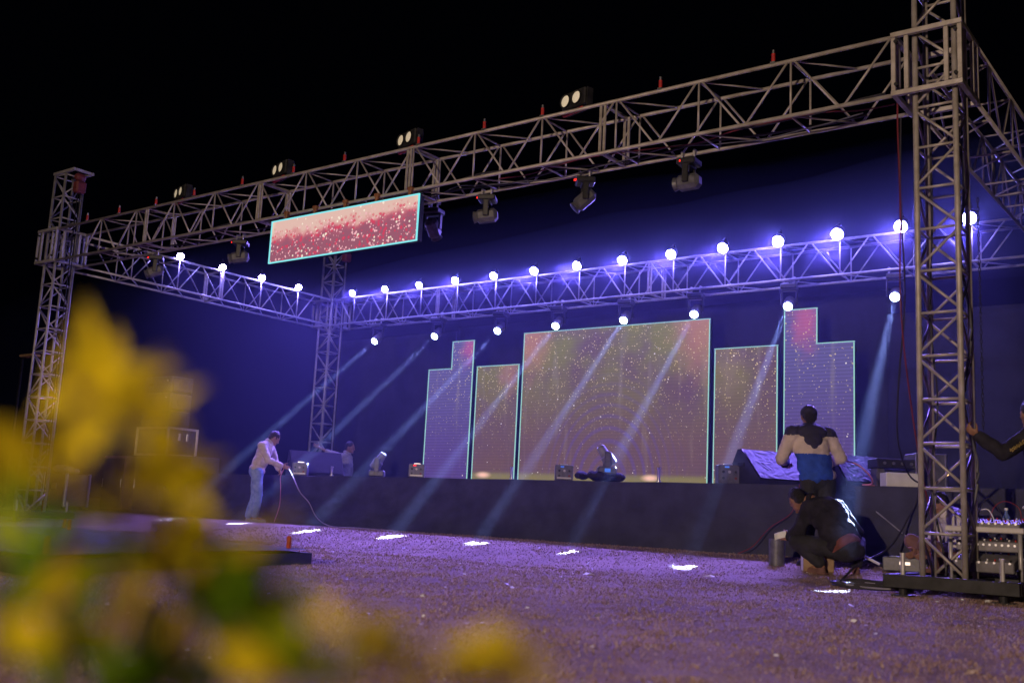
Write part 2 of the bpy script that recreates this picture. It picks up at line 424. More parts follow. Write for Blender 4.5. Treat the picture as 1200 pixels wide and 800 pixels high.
# ------------------------------------------------------------------ trusses
RC, RB = .0215, .0120
def truss(name, label, org, ux, uy, length, nodes, mt, style, joints, rc=RC):
    """box truss: chords, verticals, diagonals each an object; ux runs along it, uy across; style 0 = diagonals meet on the top chord at the verticals, 1 = between them"""
    t = thing(name, label, 'truss', org); O = Vector(org); ux = Vector(ux); uy = Vector(uy); Z = Vector((0, 0, 1))
    P = lambda a, c, z: O + ux * a + uy * c * S + Z * z * H
    for c in (0, 1):
        for z in (0, 1): strut(t, 'chord', P(0, c, z), P(length, c, z), rc, mt, 10)
    step = nodes[1] - nodes[0]
    for a in nodes:
        for c in (0, 1):
            strut(t, 'upright', P(a, c, 0), P(a, c, 1), RB, mt)
            hi = 0 if style else 1
            for sg in (-1, 1):
                e = a + sg * step / 2
                if not (.05 < e < length - .05): continue
                strut(t, 'diagonal', P(a + sg * .03, c, hi), P(e - sg * .03, c, 1 - hi), RB, mt)
        for z in (0, 1):
            strut(t, 'cross_bar', P(a, 0, z), P(a, 1, z), RB, mt)
            e = a + step / 2
            if e < length - .05:
                strut(t, 'diagonal', P(a, 0, z), P(e, 1, z), RB * .9, mt)
    for a in joints:
        for c in (0, 1):
            for dz in (-.028, .028):
                p = P(a + dz, c, .5); barbox(t, 'joint_plate', p, (.034 if abs(ux.x) > .5 else .02, .02 if abs(ux.x) > .5 else .045, H - .04), PLATE)
        for z in (0, 1):
            p = P(a, .5, z); barbox(t, 'joint_bar', p, (.05, S - .05, .03) if abs(ux.x) > .5 else (S - .05, .05, .03), PLATE)
    return t
nf = [1.93 + 1.035 * k for k in range(14)]
front = truss('box_truss', 'long front box truss carrying the blinders and the pink screen', (-W, 0, ZB), (1, 0, 0), (0, 1, 0), W - .6, nf, STEEL, 0, [3.26 - .0, 6.13, 9.10, 12.10])
nb = [1.27 + 1.0146 * k for k in range(14)]
back = truss('box_truss', 'back box truss over the screens with a row of lit lamps', (-W, D, ZB), (1, 0, 0), (0, 1, 0), W, nb, STEELB, 1, [3.78, 8.9])
nl = [2.58 + 1.04 * k - .531 for k in range(4)]
nl = [nl[0] - 1.04] + nl
left = truss('box_truss', 'left side truss running back from the far tower', (-W + S, .55, ZB), (0, 1, 0), (-1, 0, 0), D - .55, nl, STEELB, 1, [3.1])
right = truss('box_truss', 'right side truss running back from the near tower', (0, .62, ZB), (0, 1, 0), (-1, 0, 0), D - .62, [.45 + 1.02 * k for k in range(6)], STEEL, 0, [3.0])

def tower(name, label, x0, y0, ztop, mt, legr=.027):
    z0 = gz(y0 + .15) + .10; t = thing(name, label, 'tower', (x0 + T / 2, y0 + T / 2, z0))
    C = [(x0, y0), (x0 + T, y0), (x0 + T, y0 + T), (x0, y0 + T)]
    for (a, c) in C: strut(t, 'leg', (a, c, z0), (a, c, ztop), legr, mt, 12)
    n = int(round((ztop - z0) / .41)); st_ = (ztop - z0 - .04) / n
    for k in range(n + 1):
        z = z0 + .02 + k * st_
        for e in range(4):
            p, q = C[e], C[(e + 1) % 4]
            strut(t, 'rung', (*p, z), (*q, z), .014, mt)
            if k < n:
                a, c = (p, q) if (k + e) % 2 else (q, p)
                strut(t, 'diagonal', (*a, z + .03), (*c, z + st_ - .03), .0135, mt)
    return t
tFR = tower('lattice_tower', 'near right lattice tower, tallest in the picture, on a black base', -T - G, G, 6.3, STEEL)
tFL = tower('lattice_tower', 'lattice tower at the far left end of the front truss', -W + G, G, 6.12, STEELB, .024)
tBL = tower('lattice_tower', 'lattice tower at the back left corner beside the stage', -W + G, D + G, 6.35, STEELB, .024)
tBR = tower('lattice_tower', 'lattice tower at the back right corner, outside the picture', -T - G, D + G, 6.3, STEELB, .024)

# corner sleeves: square-tube frames that slide on the towers
def sleeve(label, x0, y0, mt=PLATE):
    t = thing('corner_sleeve', label, 'sleeve block', (x0 + .3, y0 + .3, ZB), group='sleeve blocks sliding on the towers')
    a = .048; w_ = S + .07
    for z in (ZB, TOP):
        for yy in (0, w_): barbox(t, 'sleeve_rail', (x0 + w_ / 2, y0 + yy, z), (w_ + a, a, a), mt)
        for xx in (0, w_): barbox(t, 'sleeve_rail', (x0 + xx, y0 + w_ / 2, z), (a, w_ - a - .004, a), mt)
    for xx in (0, .12, w_ - .12, w_):
        for yy in (0, w_): barbox(t, 'sleeve_post', (x0 + xx, y0 + yy, (ZB + TOP) / 2), (.042, .035, H - a - .004), mt)
    for xx in (0, w_):
        for yy in (.15, w_ - .15): barbox(t, 'sleeve_post', (x0 + xx, y0 + yy, (ZB + TOP) / 2), (.035, .042, H - a - .004), mt)
    for xx in (.03, w_ - .03):
        for z in (ZB + .08, TOP - .08):
            r = MB(); r.tube((x0 + xx, y0 - .002, z), (x0 + xx, y0 - .045, z), .018, n=10); r.build('bolt', BLACKMETAL, t)
    return t
sleeve('tan sleeve block where the front truss meets the near right tower', -W * 0 - .60, -.035, STEEL)
sleeve('sleeve block where the front truss meets the far left tower', -W - .035, -.035, STEELB)
sleeve('sleeve block at the back left corner of the rig', -W - .035, D - .035, STEELB)
sleeve('sleeve block at the back right corner, outside the picture', -.6, D - .035, STEELB)

DRED = mat('dull_red_paint', (.16, .03, .03), .6, 0, scale=12)
def cap(label, x0, y0, z):
    t = thing('chain_hoist', label, 'chain hoist', (x0, y0, z), group='chain hoists on the tower tops')
    barbox(t, 'cap_rail', (x0 + T / 2 + .12, y0, z + .03), (T + .34, .05, .05), STEELB)
    barbox(t, 'cap_rail', (x0 + T / 2 + .12, y0 + T, z + .03), (T + .34, .05, .05), STEELB)
    barbox(t, 'cap_end', (x0 + T + .27, y0 + T / 2, z + .031), (.05, T - .06, .045), STEELB)
    MB().lathe((x0 + T + .18, y0 + T / 2 - .09, z - .07), (0, 1, 0), [(0, .05), (.03, .075), (.15, .075), (.18, .05)], 14).build('pulley', DRED, t, True)
    b = MB(); b.box((x0 + T + .2, y0 + T / 2, z - .26), (.16, .2, .22), bev=.03); b.build('hoist_motor', DRED, t)
    for k in (0, .08):
        strut(t, 'chain', (x0 + T + .16 + k, y0 + T / 2, z - .37), (x0 + T + .16 + k, y0 + T / 2, .35 if x0 < -5 else .9), .009, BLACKMETAL, 5)
    return t
cap('hoist head with red motor on top of the far left tower', -W + G, G, 6.12)
cap('hoist head on top of the back left tower behind the pink screen', -W + G, D + G, 6.35)

# tower base frames
def base_frame(label, cx_, cy_, w_, zg, top):
    t = thing('base_frame', label, 'tower base', (cx_, cy_, zg), group='steel base frames under the towers')
    h = .11; z = top - h / 2
    for s_ in (-1, 1):
        barbox(t, 'side_beam', (cx_, cy_ + s_ * w_ / 2, z), (w_ + .05, .06, h), BLACKMETAL)
        barbox(t, 'side_beam', (cx_ + s_ * w_ / 2, cy_, z), (.06, w_ - .064, h), BLACKMETAL)
        barbox(t, 'inner_beam', (cx_ + s_ * .22 - .12, cy_, z + .01), (.06, w_ - .064, .07), BLACKMETAL)
    for sx in (-1, 1):
        for sy in (-1, 1):
            px, py = cx_ + sx * (w_ / 2 - .12), cy_ + sy * (w_ / 2 - .06)
            b = MB().tube((px, py, zg - .02), (px, py, top - h + .005), .035, n=12).box((px, py, zg), (.16, .16, .02))
            b.build('foot', BLACKMETAL, t)
            MB().tube((px, py, top - .02), (px, py, top + .17), .02, n=10).tube((px, py, top + .17), (px, py, top + .185), .024, n=10).build('jack_pin', RED if (sx, sy) == (-1, 1) else STEELB, t)
    return t
base_frame('black steel base frame under the near right tower', -.12, .26, 1.04, gz(-.2) - .0, -.02)
base_frame('black steel base frame under the far left tower', -W + .25, .26, 1.04, gz(.26), .0)
# ================================================================== LAMPS
def par_parts(t):
    """par lamp pointing along -Z of the empty, lens at z=-.14"""
    MB().lathe((0, 0, -.13), (0, 0, 1), [(0, .094), (.015, .098), (.02, .092), (.13, .088), (.19, .06), (.2, .05)], 24).build('can', BLACKMETAL, t, True, local=True)
    MB().lathe((0, 0, -.130), (0, 0, -1), [(.0, .088), (.018, .084), (.038, .066), (.052, .036), (.057, .01)], 24).build('lens', E_PAR, t, True, local=True)
    MB().box((0, .115, .0), (.03, .006, .16)).box((0, -.115, .0), (.03, .006, .16)).box((0, 0, .1), (.03, .236, .006)).build('yoke', BLACKMETAL, t, local=True)
PARP = None
def par(loc, tgt, label, group):
    global PARP
    rot = (Vector(tgt) - Vector(loc)).to_track_quat('-Z', 'Y').to_euler()
    if PARP is None:
        t = thing('par_lamp', label, 'stage lamp', loc, group=group, rot=rot); par_parts(t); PARP = t; KIDS[t.name] = [c for c in COL.objects if c.parent == t]
    else:
        t = copy_thing(PARP, loc, rot, label, group)
    # its bracket down to the chord (local)
    d = (Vector(tgt) - Vector(loc)).normalized()
    p = Vector(loc) + d * .235
    l = add_light('par_beam', 'SPOT', p, tgt, PAR_W * (.45 if group == gL else 1), PAR_C, spot_size=math.radians(70), spot_blend=1.0, shadow_soft_size=.07)
    l.parent = t; l.matrix_parent_inverse = WM[t.name].inverted()
    MB().tube((loc[0], loc[1], TOP - .02), (loc[0], loc[1], loc[2] - .1), .0045, n=8).box((loc[0], loc[1], TOP + .02), (.06, .07, .06)).build('stand', BLACKMETAL, t)
    return t
gB = 'lit par lamps along the back truss'; gL = 'lit par lamps along the left side truss'
for k in range(14):
    x = -W + nb[k]; par((x, D - .02, 5.16), (x * .9, -.9, .0), 'glowing blue white par lamp, %s from the left corner along the back truss' % ORD[k], gB).scale = [.74 + .030 * k] * 3
for k in range(4):
    y = 2.58 + 1.04 * k; par((-W + S, y, 5.17), (-10.5, y * .7 - 1.2, .0), 'glowing blue white par lamp, %s from the far tower along the left truss' % ORD[k], gL).scale = (.78, .78, .78)

# moving heads in use under the back truss
HP = {}
def moving_head(loc, tgt, label, group, lit=True, key='lit'):
    """empty at the clamp; base, yoke and head hang below; body parts are built once per aim"""
    t = thing('moving_head', label, 'stage light', loc, group=group)
    L = Vector(loc)
    hz = .34
    piv = L + Vector((0, 0, -hz)); d = (Vector(tgt) - piv).normalized()
    yaw = math.atan2(d.y, d.x); Rz = Matrix.Rotation(yaw, 3, 'Z')
    MB().box(L + Vector((0, 0, -.07)), (.27, .27, .09), Rz, bev=.018).build('base', BLACKPL, t)
    for s_ in (-1, 1): MB().box(L + Rz @ Vector((0, s_ * .125, -.24)), (.09, .03, .26), Rz, bev=.012).build('yoke_arm', BLACKPL, t)
    MB().box(L + Vector((0, 0, -.125)), (.12, .26, .03), Rz, bev=.01).build('yoke_bridge', BLACKPL, t)
    R = frame(d)
    if lit:
        MB().lathe(piv - d * .13, d, [(0, .05), (.02, .082), (.15, .092), (.17, .085), (.27, .088), (.285, .078)], 22).build('head', GREYPL, t, True)
        ln = piv + d * .155
        MB().lathe(ln, d, [(0, .073), (.01, .068), (.016, .03)], 22).build('lens', E_HEAD, t, True)
        l = add_light('head_beam', 'SPOT', ln + d * .03, tgt, HEAD_W, HEAD_C, spot_size=math.radians(2.7), spot_blend=1.0, shadow_soft_size=.045)
        l.parent = t; l.matrix_parent_inverse = WM[t.name].inverted()
        MB().box(L + Rz @ Vector((-.1, .0, -.07)) + Vector((0, -.11, 0)), (.04, .02, .02)).build('indicator', E_BLUE, t)
    else:
        MB().box(piv, (.2, .2, .34), R, bev=.05).lathe(piv + d * .15, d, [(0, .08), (.05, .095)], 18).build('head', GREYPL, t)
        MB().lathe(piv + d * .2, d, [(0, .088), (.006, .07)], 18).build('lens', BLACKPL, t, True)
        MB().box(L + Vector((-.08, -.137, -.07)), (.05, .008, .03)).build('display', E_RED, t)
    for s_ in (-.09, .09):
        MB().tube(L + Vector((s_, -.03, -.03)), L + Vector((s_, -.03, .06)), .014, n=8).box(L + Vector((s_, 0, .07)), (.035, .09, .06), bev=.01).build('clamp', STEELB, t)
    return t
gH = 'moving heads shining beams under the back truss'
HX = [-13.97, -12.22, -10.55, -9.14, -7.62, -6.18, -4.45, -2.70]
SPOT = [(-13.42, 1.53), (-11.66, 1.59), (-9.63, 1.23), (-7.97, 1.32), (-6.41, 1.32), (-4.92, 1.15), (-3.10, .85), (-1.40, .9)]
for k in range(8):
    tg = (SPOT[k][0], SPOT[k][1], gz(SPOT[k][1]) if k < 7 else .50)
    moving_head((HX[k], D + .08, ZB - .04), tg, 'lit moving head throwing a pale beam, %s from the left under the back truss' % ORD[k], gH)
gU = 'unlit moving heads hung under the front truss'
for x, y, tg, lab in [(-13.09, .5, (-16, -3, 2), 'unlit dark moving head nearest the far left tower under the front truss'),
                      (-10.87, .5, (-14, -2, 3.2), 'unlit dark moving head just left of the pink hanging screen'),
                      (-6.95, .62, (-8, 5, 0), 'unlit dark moving head peeking out behind the right edge of the pink screen'),
                      (-5.93, .5, (-9.5, -1.5, 3.5), 'unlit moving head with a red light, first right of the pink screen'),
                      (-4.43, .5, (-6, -.8, 2.0), 'unlit moving head tilted downward in the middle of the front truss'),
                      (-3.04, .5, (-7, .2, 3.9), 'unlit moving head with a red light nearest the near right tower')]:
    moving_head((x, y, ZB - .05), tg, lab, gU, lit=False).scale = (.84, .84, .84)

# two-lamp blinders standing on the front top chord
def blinder(x, label):
    t = thing('blinder', label, 'stage light', (x, .05, TOP), rz=math.radians(-14), group='two lamp blinders on the front truss')
    b = MB().box((0, .06, .17), (.40, .14, .21), bev=.015); b.build('housing', BLACKMETAL, t, local=True)
    for s_ in (-1, 1):
        MB().lathe((s_ * .095 - .03, -.013, .17), (0, -1, 0), [(0, .086), (.02, .086), (.021, .074), (.004, .072)], 22).build('rim', BLACKMETAL, t, True, local=True)
        l = MB().lathe((s_ * .095 - .03, -.011, .17), (0, -1, 0), [(0, .074), (.008, .07), (.014, .045), (.016, .01)], 22).build('lens', LENSG, t, True, local=True)
    b = MB().box((.215, .06, .15), (.012, .09, .24)).box((-.215, .06, .15), (.012, .09, .24)).box((0, .06, .032), (.43, .09, .012)); b.build('yoke', BLACKMETAL, t, local=True)
    MB().box((.0, .0, .01), (.36, .05, .05), bev=.012).build('red_strap', RED, t, local=True)
    return t
LENSG = mat('blinder_reflector', (.85, .80, .68), .25, .0, scale=30, var=.1, emis=(1, .85, .55), es=.28)
for x, lab in [(-11.95, 'two lamp blinder on the front truss, nearest the far left tower'), (-9.54, 'two lamp blinder above the left half of the pink screen'),
               (-7.0, 'two lamp blinder above the right end of the pink screen'), (-4.34, 'two lamp blinder nearest the near right tower')]:
    blinder(x, lab)
# red sleeved pins standing on the front top chord
pin = None
for k, x in enumerate([-14.53, -13.56, -12.51, -11.5, -10.32, -9.17, -8.12, -6.74, -5.64, -4.75, -3.15, -1.83]):
    lab = 'red pin standing on the front truss, %s from the left end' % ORD[k]
    if pin is None:
        pin = thing('truss_pin', lab, 'truss pin', (x, 0, TOP + .02), group='red pins along the front truss')
        MB().tube((0, 0, 0), (0, 0, .10), .02, n=10).build('pin_sleeve', RED, pin, local=True)
        MB().tube((0, 0, .10), (0, 0, .14), .014, n=10).build('pin_tip', CHROME, pin, local=True); MB().box((0, 0, -.005), (.05, .05, .03)).build('pin_foot', CHROME, pin, local=True); KIDS[pin.name] = [c for c in COL.objects if c.parent == pin]
    else: copy_thing(pin, (x, 0, TOP + .02), None, lab)

# ================================================================== SCREENS
def screen_mat(name, kind, cx_=0, half=2.1, top=3.2, pinks=(), flare=None):
    """display picture, in the screen's own metres: x across from the middle, z up from its foot"""
    m = bpy.data.materials.new(name); m.use_nodes = True; nt = m.node_tree; N = nt.nodes; L = nt.links
    N.remove(N['Principled BSDF'])
    tc = N.new('ShaderNodeTexCoord'); sx = N.new('ShaderNodeSeparateXYZ'); L.new(tc.outputs['Object'], sx.inputs[0])
    def M(op, a, b=None, c=None, clamp=False):
        n = N.new('ShaderNodeMath'); n.operation = op; n.use_clamp = clamp
        for i, v in enumerate((a, b, c)):
            if v is None: continue
            if isinstance(v, (int, float)): n.inputs[i].default_value = v
            else: L.new(v, n.inputs[i])
        return n.outputs[0]
    def ss(v, a, b):
        n = N.new('ShaderNodeMapRange'); n.interpolation_type = 'SMOOTHSTEP'; L.new(v, n.inputs[0])
        n.inputs[1].default_value = a; n.inputs[2].default_value = b; n.inputs[3].default_value = 0; n.inputs[4].default_value = 1; return n.outputs[0]
    def mix(f, a, b, mode='MIX'):
        n = N.new('ShaderNodeMix'); n.data_type = 'RGBA'; n.blend_type = mode
        if isinstance(f, (int, float)): n.inputs['Factor'].default_value = f
        else: L.new(f, n.inputs['Factor'])
        for k, v in (('A', a), ('B', b)):
            if isinstance(v, tuple): n.inputs[k].default_value = (*v, 1)
            else: L.new(v, n.inputs[k])
        return n.outputs['Result']
    def noi(sc, det=4, off=0.):
        mp = N.new('ShaderNodeMapping'); L.new(tc.outputs['Object'], mp.inputs[0]); mp.inputs['Location'].default_value = (off, off, off)
        n = N.new('ShaderNodeTexNoise'); n.inputs['Scale'].default_value = sc; n.inputs['Detail'].default_value = det; L.new(mp.outputs[0], n.inputs['Vector']); return n.outputs['Fac']
    X, Zc = sx.outputs['X'], sx.outputs['Z']
    def dots(scale, rad, keep, off):
        mp = N.new('ShaderNodeMapping'); L.new(tc.outputs['Object'], mp.inputs[0]); mp.inputs['Location'].default_value = (off + cx_, 0, off); mp.inputs['Scale'].default_value = (1, 0, 1)
        v = N.new('ShaderNodeTexVoronoi'); v.voronoi_dimensions = '3D'; v.inputs['Scale'].default_value = scale; L.new(mp.outputs[0], v.inputs['Vector'])
        wn = N.new('ShaderNodeTexWhiteNoise'); wn.noise_dimensions = '3D'; L.new(v.outputs['Position'], wn.inputs['Vector'])
        rr = M('MULTIPLY', wn.outputs['Value'], rad)
        d = M('LESS_THAN', v.outputs['Distance'], rr)
        k = M('GREATER_THAN', M('FRACT', M('MULTIPLY', wn.outputs['Value'], 37.7)), keep)
        return M('MULTIPLY', d, k), wn.outputs['Color']
    if kind == 'banner':
        n = noi(5, 6); z = M('ADD', Zc, M('MULTIPLY', M('SUBTRACT', n, .5), .35))
        z = M('SUBTRACT', z, M('MULTIPLY', X, .03))
        c = mix(ss(z, -.05, .12), (.34, .11, .17), (.66, .13, .19)); c = mix(ss(z, .02, .18), c, (.80, .52, .45))
        for s_ in (-1, 1): c = mix(ss(M('ADD', M('MULTIPLY', X, float(s_)), M('MULTIPLY', Zc, .25)), 1.38, 1.5), c, (.9, .68, .52))
        f, _ = dots(26, .55, .35, 0); c = mix(M('MULTIPLY', f, M('SUBTRACT', 1.0, ss(z, .1, .26))), c, (.95, .5, .55))
        f, _ = dots(15, .36, .5, 3.1); c = mix(M('MULTIPLY', f, .9), c, (1.0, .85, .7))
        f, _ = dots(20, .6, .4, 7.1); c = mix(M('MULTIPLY', f, M('SUBTRACT', .8, ss(z, .1, .3))), c, (.72, .05, .12))
        stn = .95
    else:
        n = noi(1.1, 3, cx_)
        if kind == 'blue': c = mix(ss(Zc, .3, 2.8), (.095, .055, .20), (.12, .10, .24))
        else:
            c = mix(ss(M('ADD', Zc, M('MULTIPLY', n, 1.2)), 1.2, 3.6), (.150, .082, .070), (.200, .185, .030))
            c = mix(ss(n, .35, .75), c, (.13, .07, .085))
        # faint interference rings and LED rows
        ring = M('SQRT', M('ADD', M('MULTIPLY', X, X), M('POWER', M('MULTIPLY', M('SUBTRACT', Zc, .2), .8), 2.0)))
        if kind == 'main':
            w_ = M('MULTIPLY', M('SINE', M('MULTIPLY', M('POWER', ring, 1.35), 26.0)), M('SUBTRACT', 1.0, ss(ring, .6, 2.0)))
            c = mix(M('MULTIPLY_ADD', w_, .35, .0, clamp=True), c, (.09, .05, .33))
        row = M('MULTIPLY_ADD', M('SINE', M('MULTIPLY', Zc, 2 * PI / .062)), .06 if kind != 'blue' else .14, 1.0)
        vm = N.new('ShaderNodeVectorMath'); vm.operation = 'SCALE'; L.new(c, vm.inputs[0]); L.new(row, vm.inputs['Scale']); c = vm.outputs[0]
        # module seams every half metre
        for (px, pz, r0, r1, col) in pinks:
            dx = M('SUBTRACT', X, px); dz = M('SUBTRACT', Zc, pz)
            dd = M('SQRT', M('ADD', M('MULTIPLY', dx, dx), M('MULTIPLY', M('MULTIPLY', dz, dz), .35)))
            dd = M('ADD', dd, M('MULTIPLY', M('SUBTRACT', noi(4, 5, 5), .5), .5))
            c = mix(M('MULTIPLY', M('SUBTRACT', 1.0, ss(dd, r0, r1)), .48), c, col)
        # streaks of lighter cloth-like rays
        mp = N.new('ShaderNodeMapping'); L.new(tc.outputs['Object'], mp.inputs[0]); mp.inputs['Rotation'].default_value = (0, .6, 0); mp.inputs['Scale'].default_value = (3, 1, .35)
        nn = N.new('ShaderNodeTexNoise'); nn.inputs['Scale'].default_value = 1.6; L.new(mp.outputs[0], nn.inputs[0])
        c = mix(M('MULTIPLY', ss(nn.outputs[0], .55, .75), .22), c, (.35, .28, .22))
        # glowing floor at the foot
        if kind != 'blue':
            c = mix(M('MULTIPLY', M('SUBTRACT', 1.0, ss(Zc, .28, .40)), .9), c, (.24, .20, .06))
            if flare is not None:
                dx = M('SUBTRACT', X, flare); dz = M('SUBTRACT', Zc, .30)
                dd = M('SQRT', M('ADD', M('MULTIPLY', M('MULTIPLY', dx, dx), .12), M('MULTIPLY', dz, dz)))
                c = mix(M('SUBTRACT', 1.0, ss(dd, .01, .09)), c, (.95, .55, .40))
        dens = .25 if kind == 'blue' else .0
        top_ = ss(Zc, .5, top)
        f, _ = dots(13, .14, .25 + dens, 1.3); c = mix(M('MULTIPLY', f, M('MULTIPLY_ADD', top_, .6, .35)), c, (.98, .84, .50))
        f, _ = dots(24, .30, .12 + dens, 5.7); c = mix(M('MULTIPLY', f, M('MULTIPLY_ADD', top_, .95, .05)), c, (.85, .66, .25))
        f, _ = dots(7, .095, .3 + dens, 2.9); c = mix(f, c, (1.0, .92, .75))
        stn = 1.0
    e = N.new('ShaderNodeEmission'); L.new(c, e.inputs[0]); e.inputs[1].default_value = stn
    L.new(e.outputs[0], N['Material Output'].inputs['Surface'])
    return m
YSC = D + S + .3
def led_screen(label, pts, kind, pinks=(), flare=None, seed=0., bulk=.10):
    xs_ = [p[0] for p in pts]; cx_ = (min(xs_) + max(xs_)) / 2; top = max(p[1] for p in pts)
    t = thing('led_screen', label, 'led screen', (cx_, YSC, ZS), group='lit screens standing on the stage')
    P = [Vector((x - cx_, 0, z - ZS)) for x, z in pts]
    mt = screen_mat('display_' + kind + str(round(cx_)), kind, seed, (max(xs_) - min(xs_)) / 2, top - ZS, pinks, flare)
    b = MB(); b.add(P, [tuple(range(len(P)))]); b.build('display', mt, t, local=True, fixn=False)
    MB().prism([p + Vector((0, .003, 0)) for p in P], (0, 0, 0), (0, bulk, 0)).build('cabinet', BLACKMETAL, t, local=True)
    for i in range(len(P)):
        p, q = P[i], P[(i + 1) % len(P)]; d = (q - p).normalized()
        MB().box((p + q) / 2 + Vector((0, -.004, 0)), ((q - p).length + .03 if abs(d.x) > .5 else .014, .02, (q - p).length - .031 if abs(d.z) > .5 else .014)).build('edge_light', E_EDGE, t, local=True)
    # rear props
    for sx_ in (min(xs_) + .2, max(xs_) - .2):
        strut(t, 'prop', (sx_, YSC + .12, ZS + 2.1), (sx_, YSC + .65, ZS + .01), .02, STEELB)
    return t
F0 = ZS + .006
pk = (.60, .20, .18)
led_screen('stepped screen at the far left of the stage with its tall part on the right', [(-13.07, F0), (-11.83, F0), (-11.83, 4.0), (-12.42, 4.0), (-12.42, 3.41), (-13.07, 3.41)], 'blue', [(.5, 3.05, .0, .34, (.70, .10, .26))], seed=0)
led_screen('small rectangular screen between the left stepped screen and the big one', [(-11.70, F0), (-10.60, F0), (-10.60, 3.42), (-11.70, 3.42)], 'side', [(.3, 2.45, .05, .4, (.42, .17, .16))], flare=-.25, seed=11)
led_screen('largest rectangular screen in the middle of the stage', [(-10.49, F0), (-6.28, F0), (-6.28, 4.06), (-10.49, 4.06)], 'main', [(-1.95, 3.2, .10, .72, pk), (1.95, 3.2, .12, .85, pk)], flare=.95, seed=23)
led_screen('small rectangular screen right of the big middle screen', [(-6.16, F0), (-4.97, F0), (-4.97, 3.49), (-6.16, 3.49)], 'side', [(-.3, 2.3, .05, .4, (.26, .17, .12))], seed=37)
led_screen('stepped screen at the right of the stage with its tall part on the left', [(-4.84, F0), (-3.62, F0), (-3.62, 3.48), (-4.26, 3.48), (-4.26, 4.10), (-4.84, 4.10)], 'blue', [(-.2, 3.05, .0, .45, (.72, .12, .20))], seed=51)
# banner screen hung on the front truss
bn = thing('banner_screen', 'wide pink and cream screen hanging under the front truss', 'led screen', (-7.99, -.1, 4.02))
hw, hh = 1.42, .305
b = MB().add([(-hw, 0, -hh), (hw, 0, -hh), (hw, 0, hh), (-hw, 0, hh)], [(0, 1, 2, 3)]); b.build('display', screen_mat('display_banner', 'banner'), bn, local=True, fixn=False)
MB().box((0, .055, 0), (2 * hw, .1, 2 * hh), bev=.006).build('cabinet', BLACKMETAL, bn, local=True)
for s_ in (-1, 1):
    MB().box((0, -.004, s_ * hh), (2 * hw + .018, .02, .016)).build('edge_light', E_EDGE2, bn, local=True)
    MB().box((s_ * hw, -.004, 0), (.016, .02, 2 * hh - .02)).build('edge_light', E_EDGE2, bn, local=True)
for k in (-1.2, -.6, 0, .6, 1.2):
    MB().box((k, .06, hh + .06), (.05, .05, .13), bev=.01).box((k, .08, hh + .12), (.08, .1, .05), bev=.01).build('hanging_clamp', mat('rusty_clamp', (.30, .12, .06), .6, .3), bn, local=True)
MB().box((0, .06, hh + .035), (2 * hw, .04, .03)).build('hanging_bar', BLACKMETAL, bn, local=True)
# ================================================================== PEOPLE
def hand_shapes(b, wr, d, side, curl=.5, grip=False, s=1.):
    """palm, four unequal fingers and a thumb; d points to the fingertips, side is the thumb side"""
    d = d.normalized(); side = (side - d * side.dot(d)).normalized(); pn = d.cross(side)      # pn: palm normal
    R = Matrix((side, pn, d)).transposed()
    b.ell(wr + d * .045 * s, (.040 * s, .016 * s, .052 * s), R, 12, 8)
    for k, (off, ln) in enumerate(((.028, .078), (.010, .088), (-.010, .082), (-.028, .064))):
        p = wr + d * .075 * s + side * off * s; a = 0; dd = d; r = .0088
        segs = (ln * .45, ln * .32, ln * .25)
        for j, sg in enumerate(segs):
            a += curl * (1 + .12 * k) * (.55 if j == 0 else .8)
            dd = d * math.cos(a) + pn * math.sin(a)
            q = p + dd * sg * s
            b.tube(p, q, r * s, r * .9 * s, 8); b.ell(q, (r * .92 * s,) * 3, None, 8, 6); p = q; r *= .9
    p = wr + d * .025 * s + side * .03 * s; q = p + (d * .6 + side * .8 + pn * .3).normalized() * .04 * s; r2 = q + (d * .85 + side * .25 + pn * (.3 + curl * .7)).normalized() * .036 * s
    b.ell(p, (.014 * s,) * 3, None, 8, 6); b.tube(p, q, .0125 * s, .0105 * s, 8); b.ell(q, (.0105 * s,) * 3, None, 8, 6); b.tube(q, r2, .0105 * s, .008 * s, 8); b.ell(r2, (.0085 * s,) * 3, None, 8, 6)
def limb(b, pts, rad):
    for i in range(len(pts) - 1):
        b.tube(pts[i], pts[i + 1], rad[i], rad[i + 1], 14); 
    for p, r in zip(pts, rad): b.ell(p, (r, r, r), None, 14, 10)
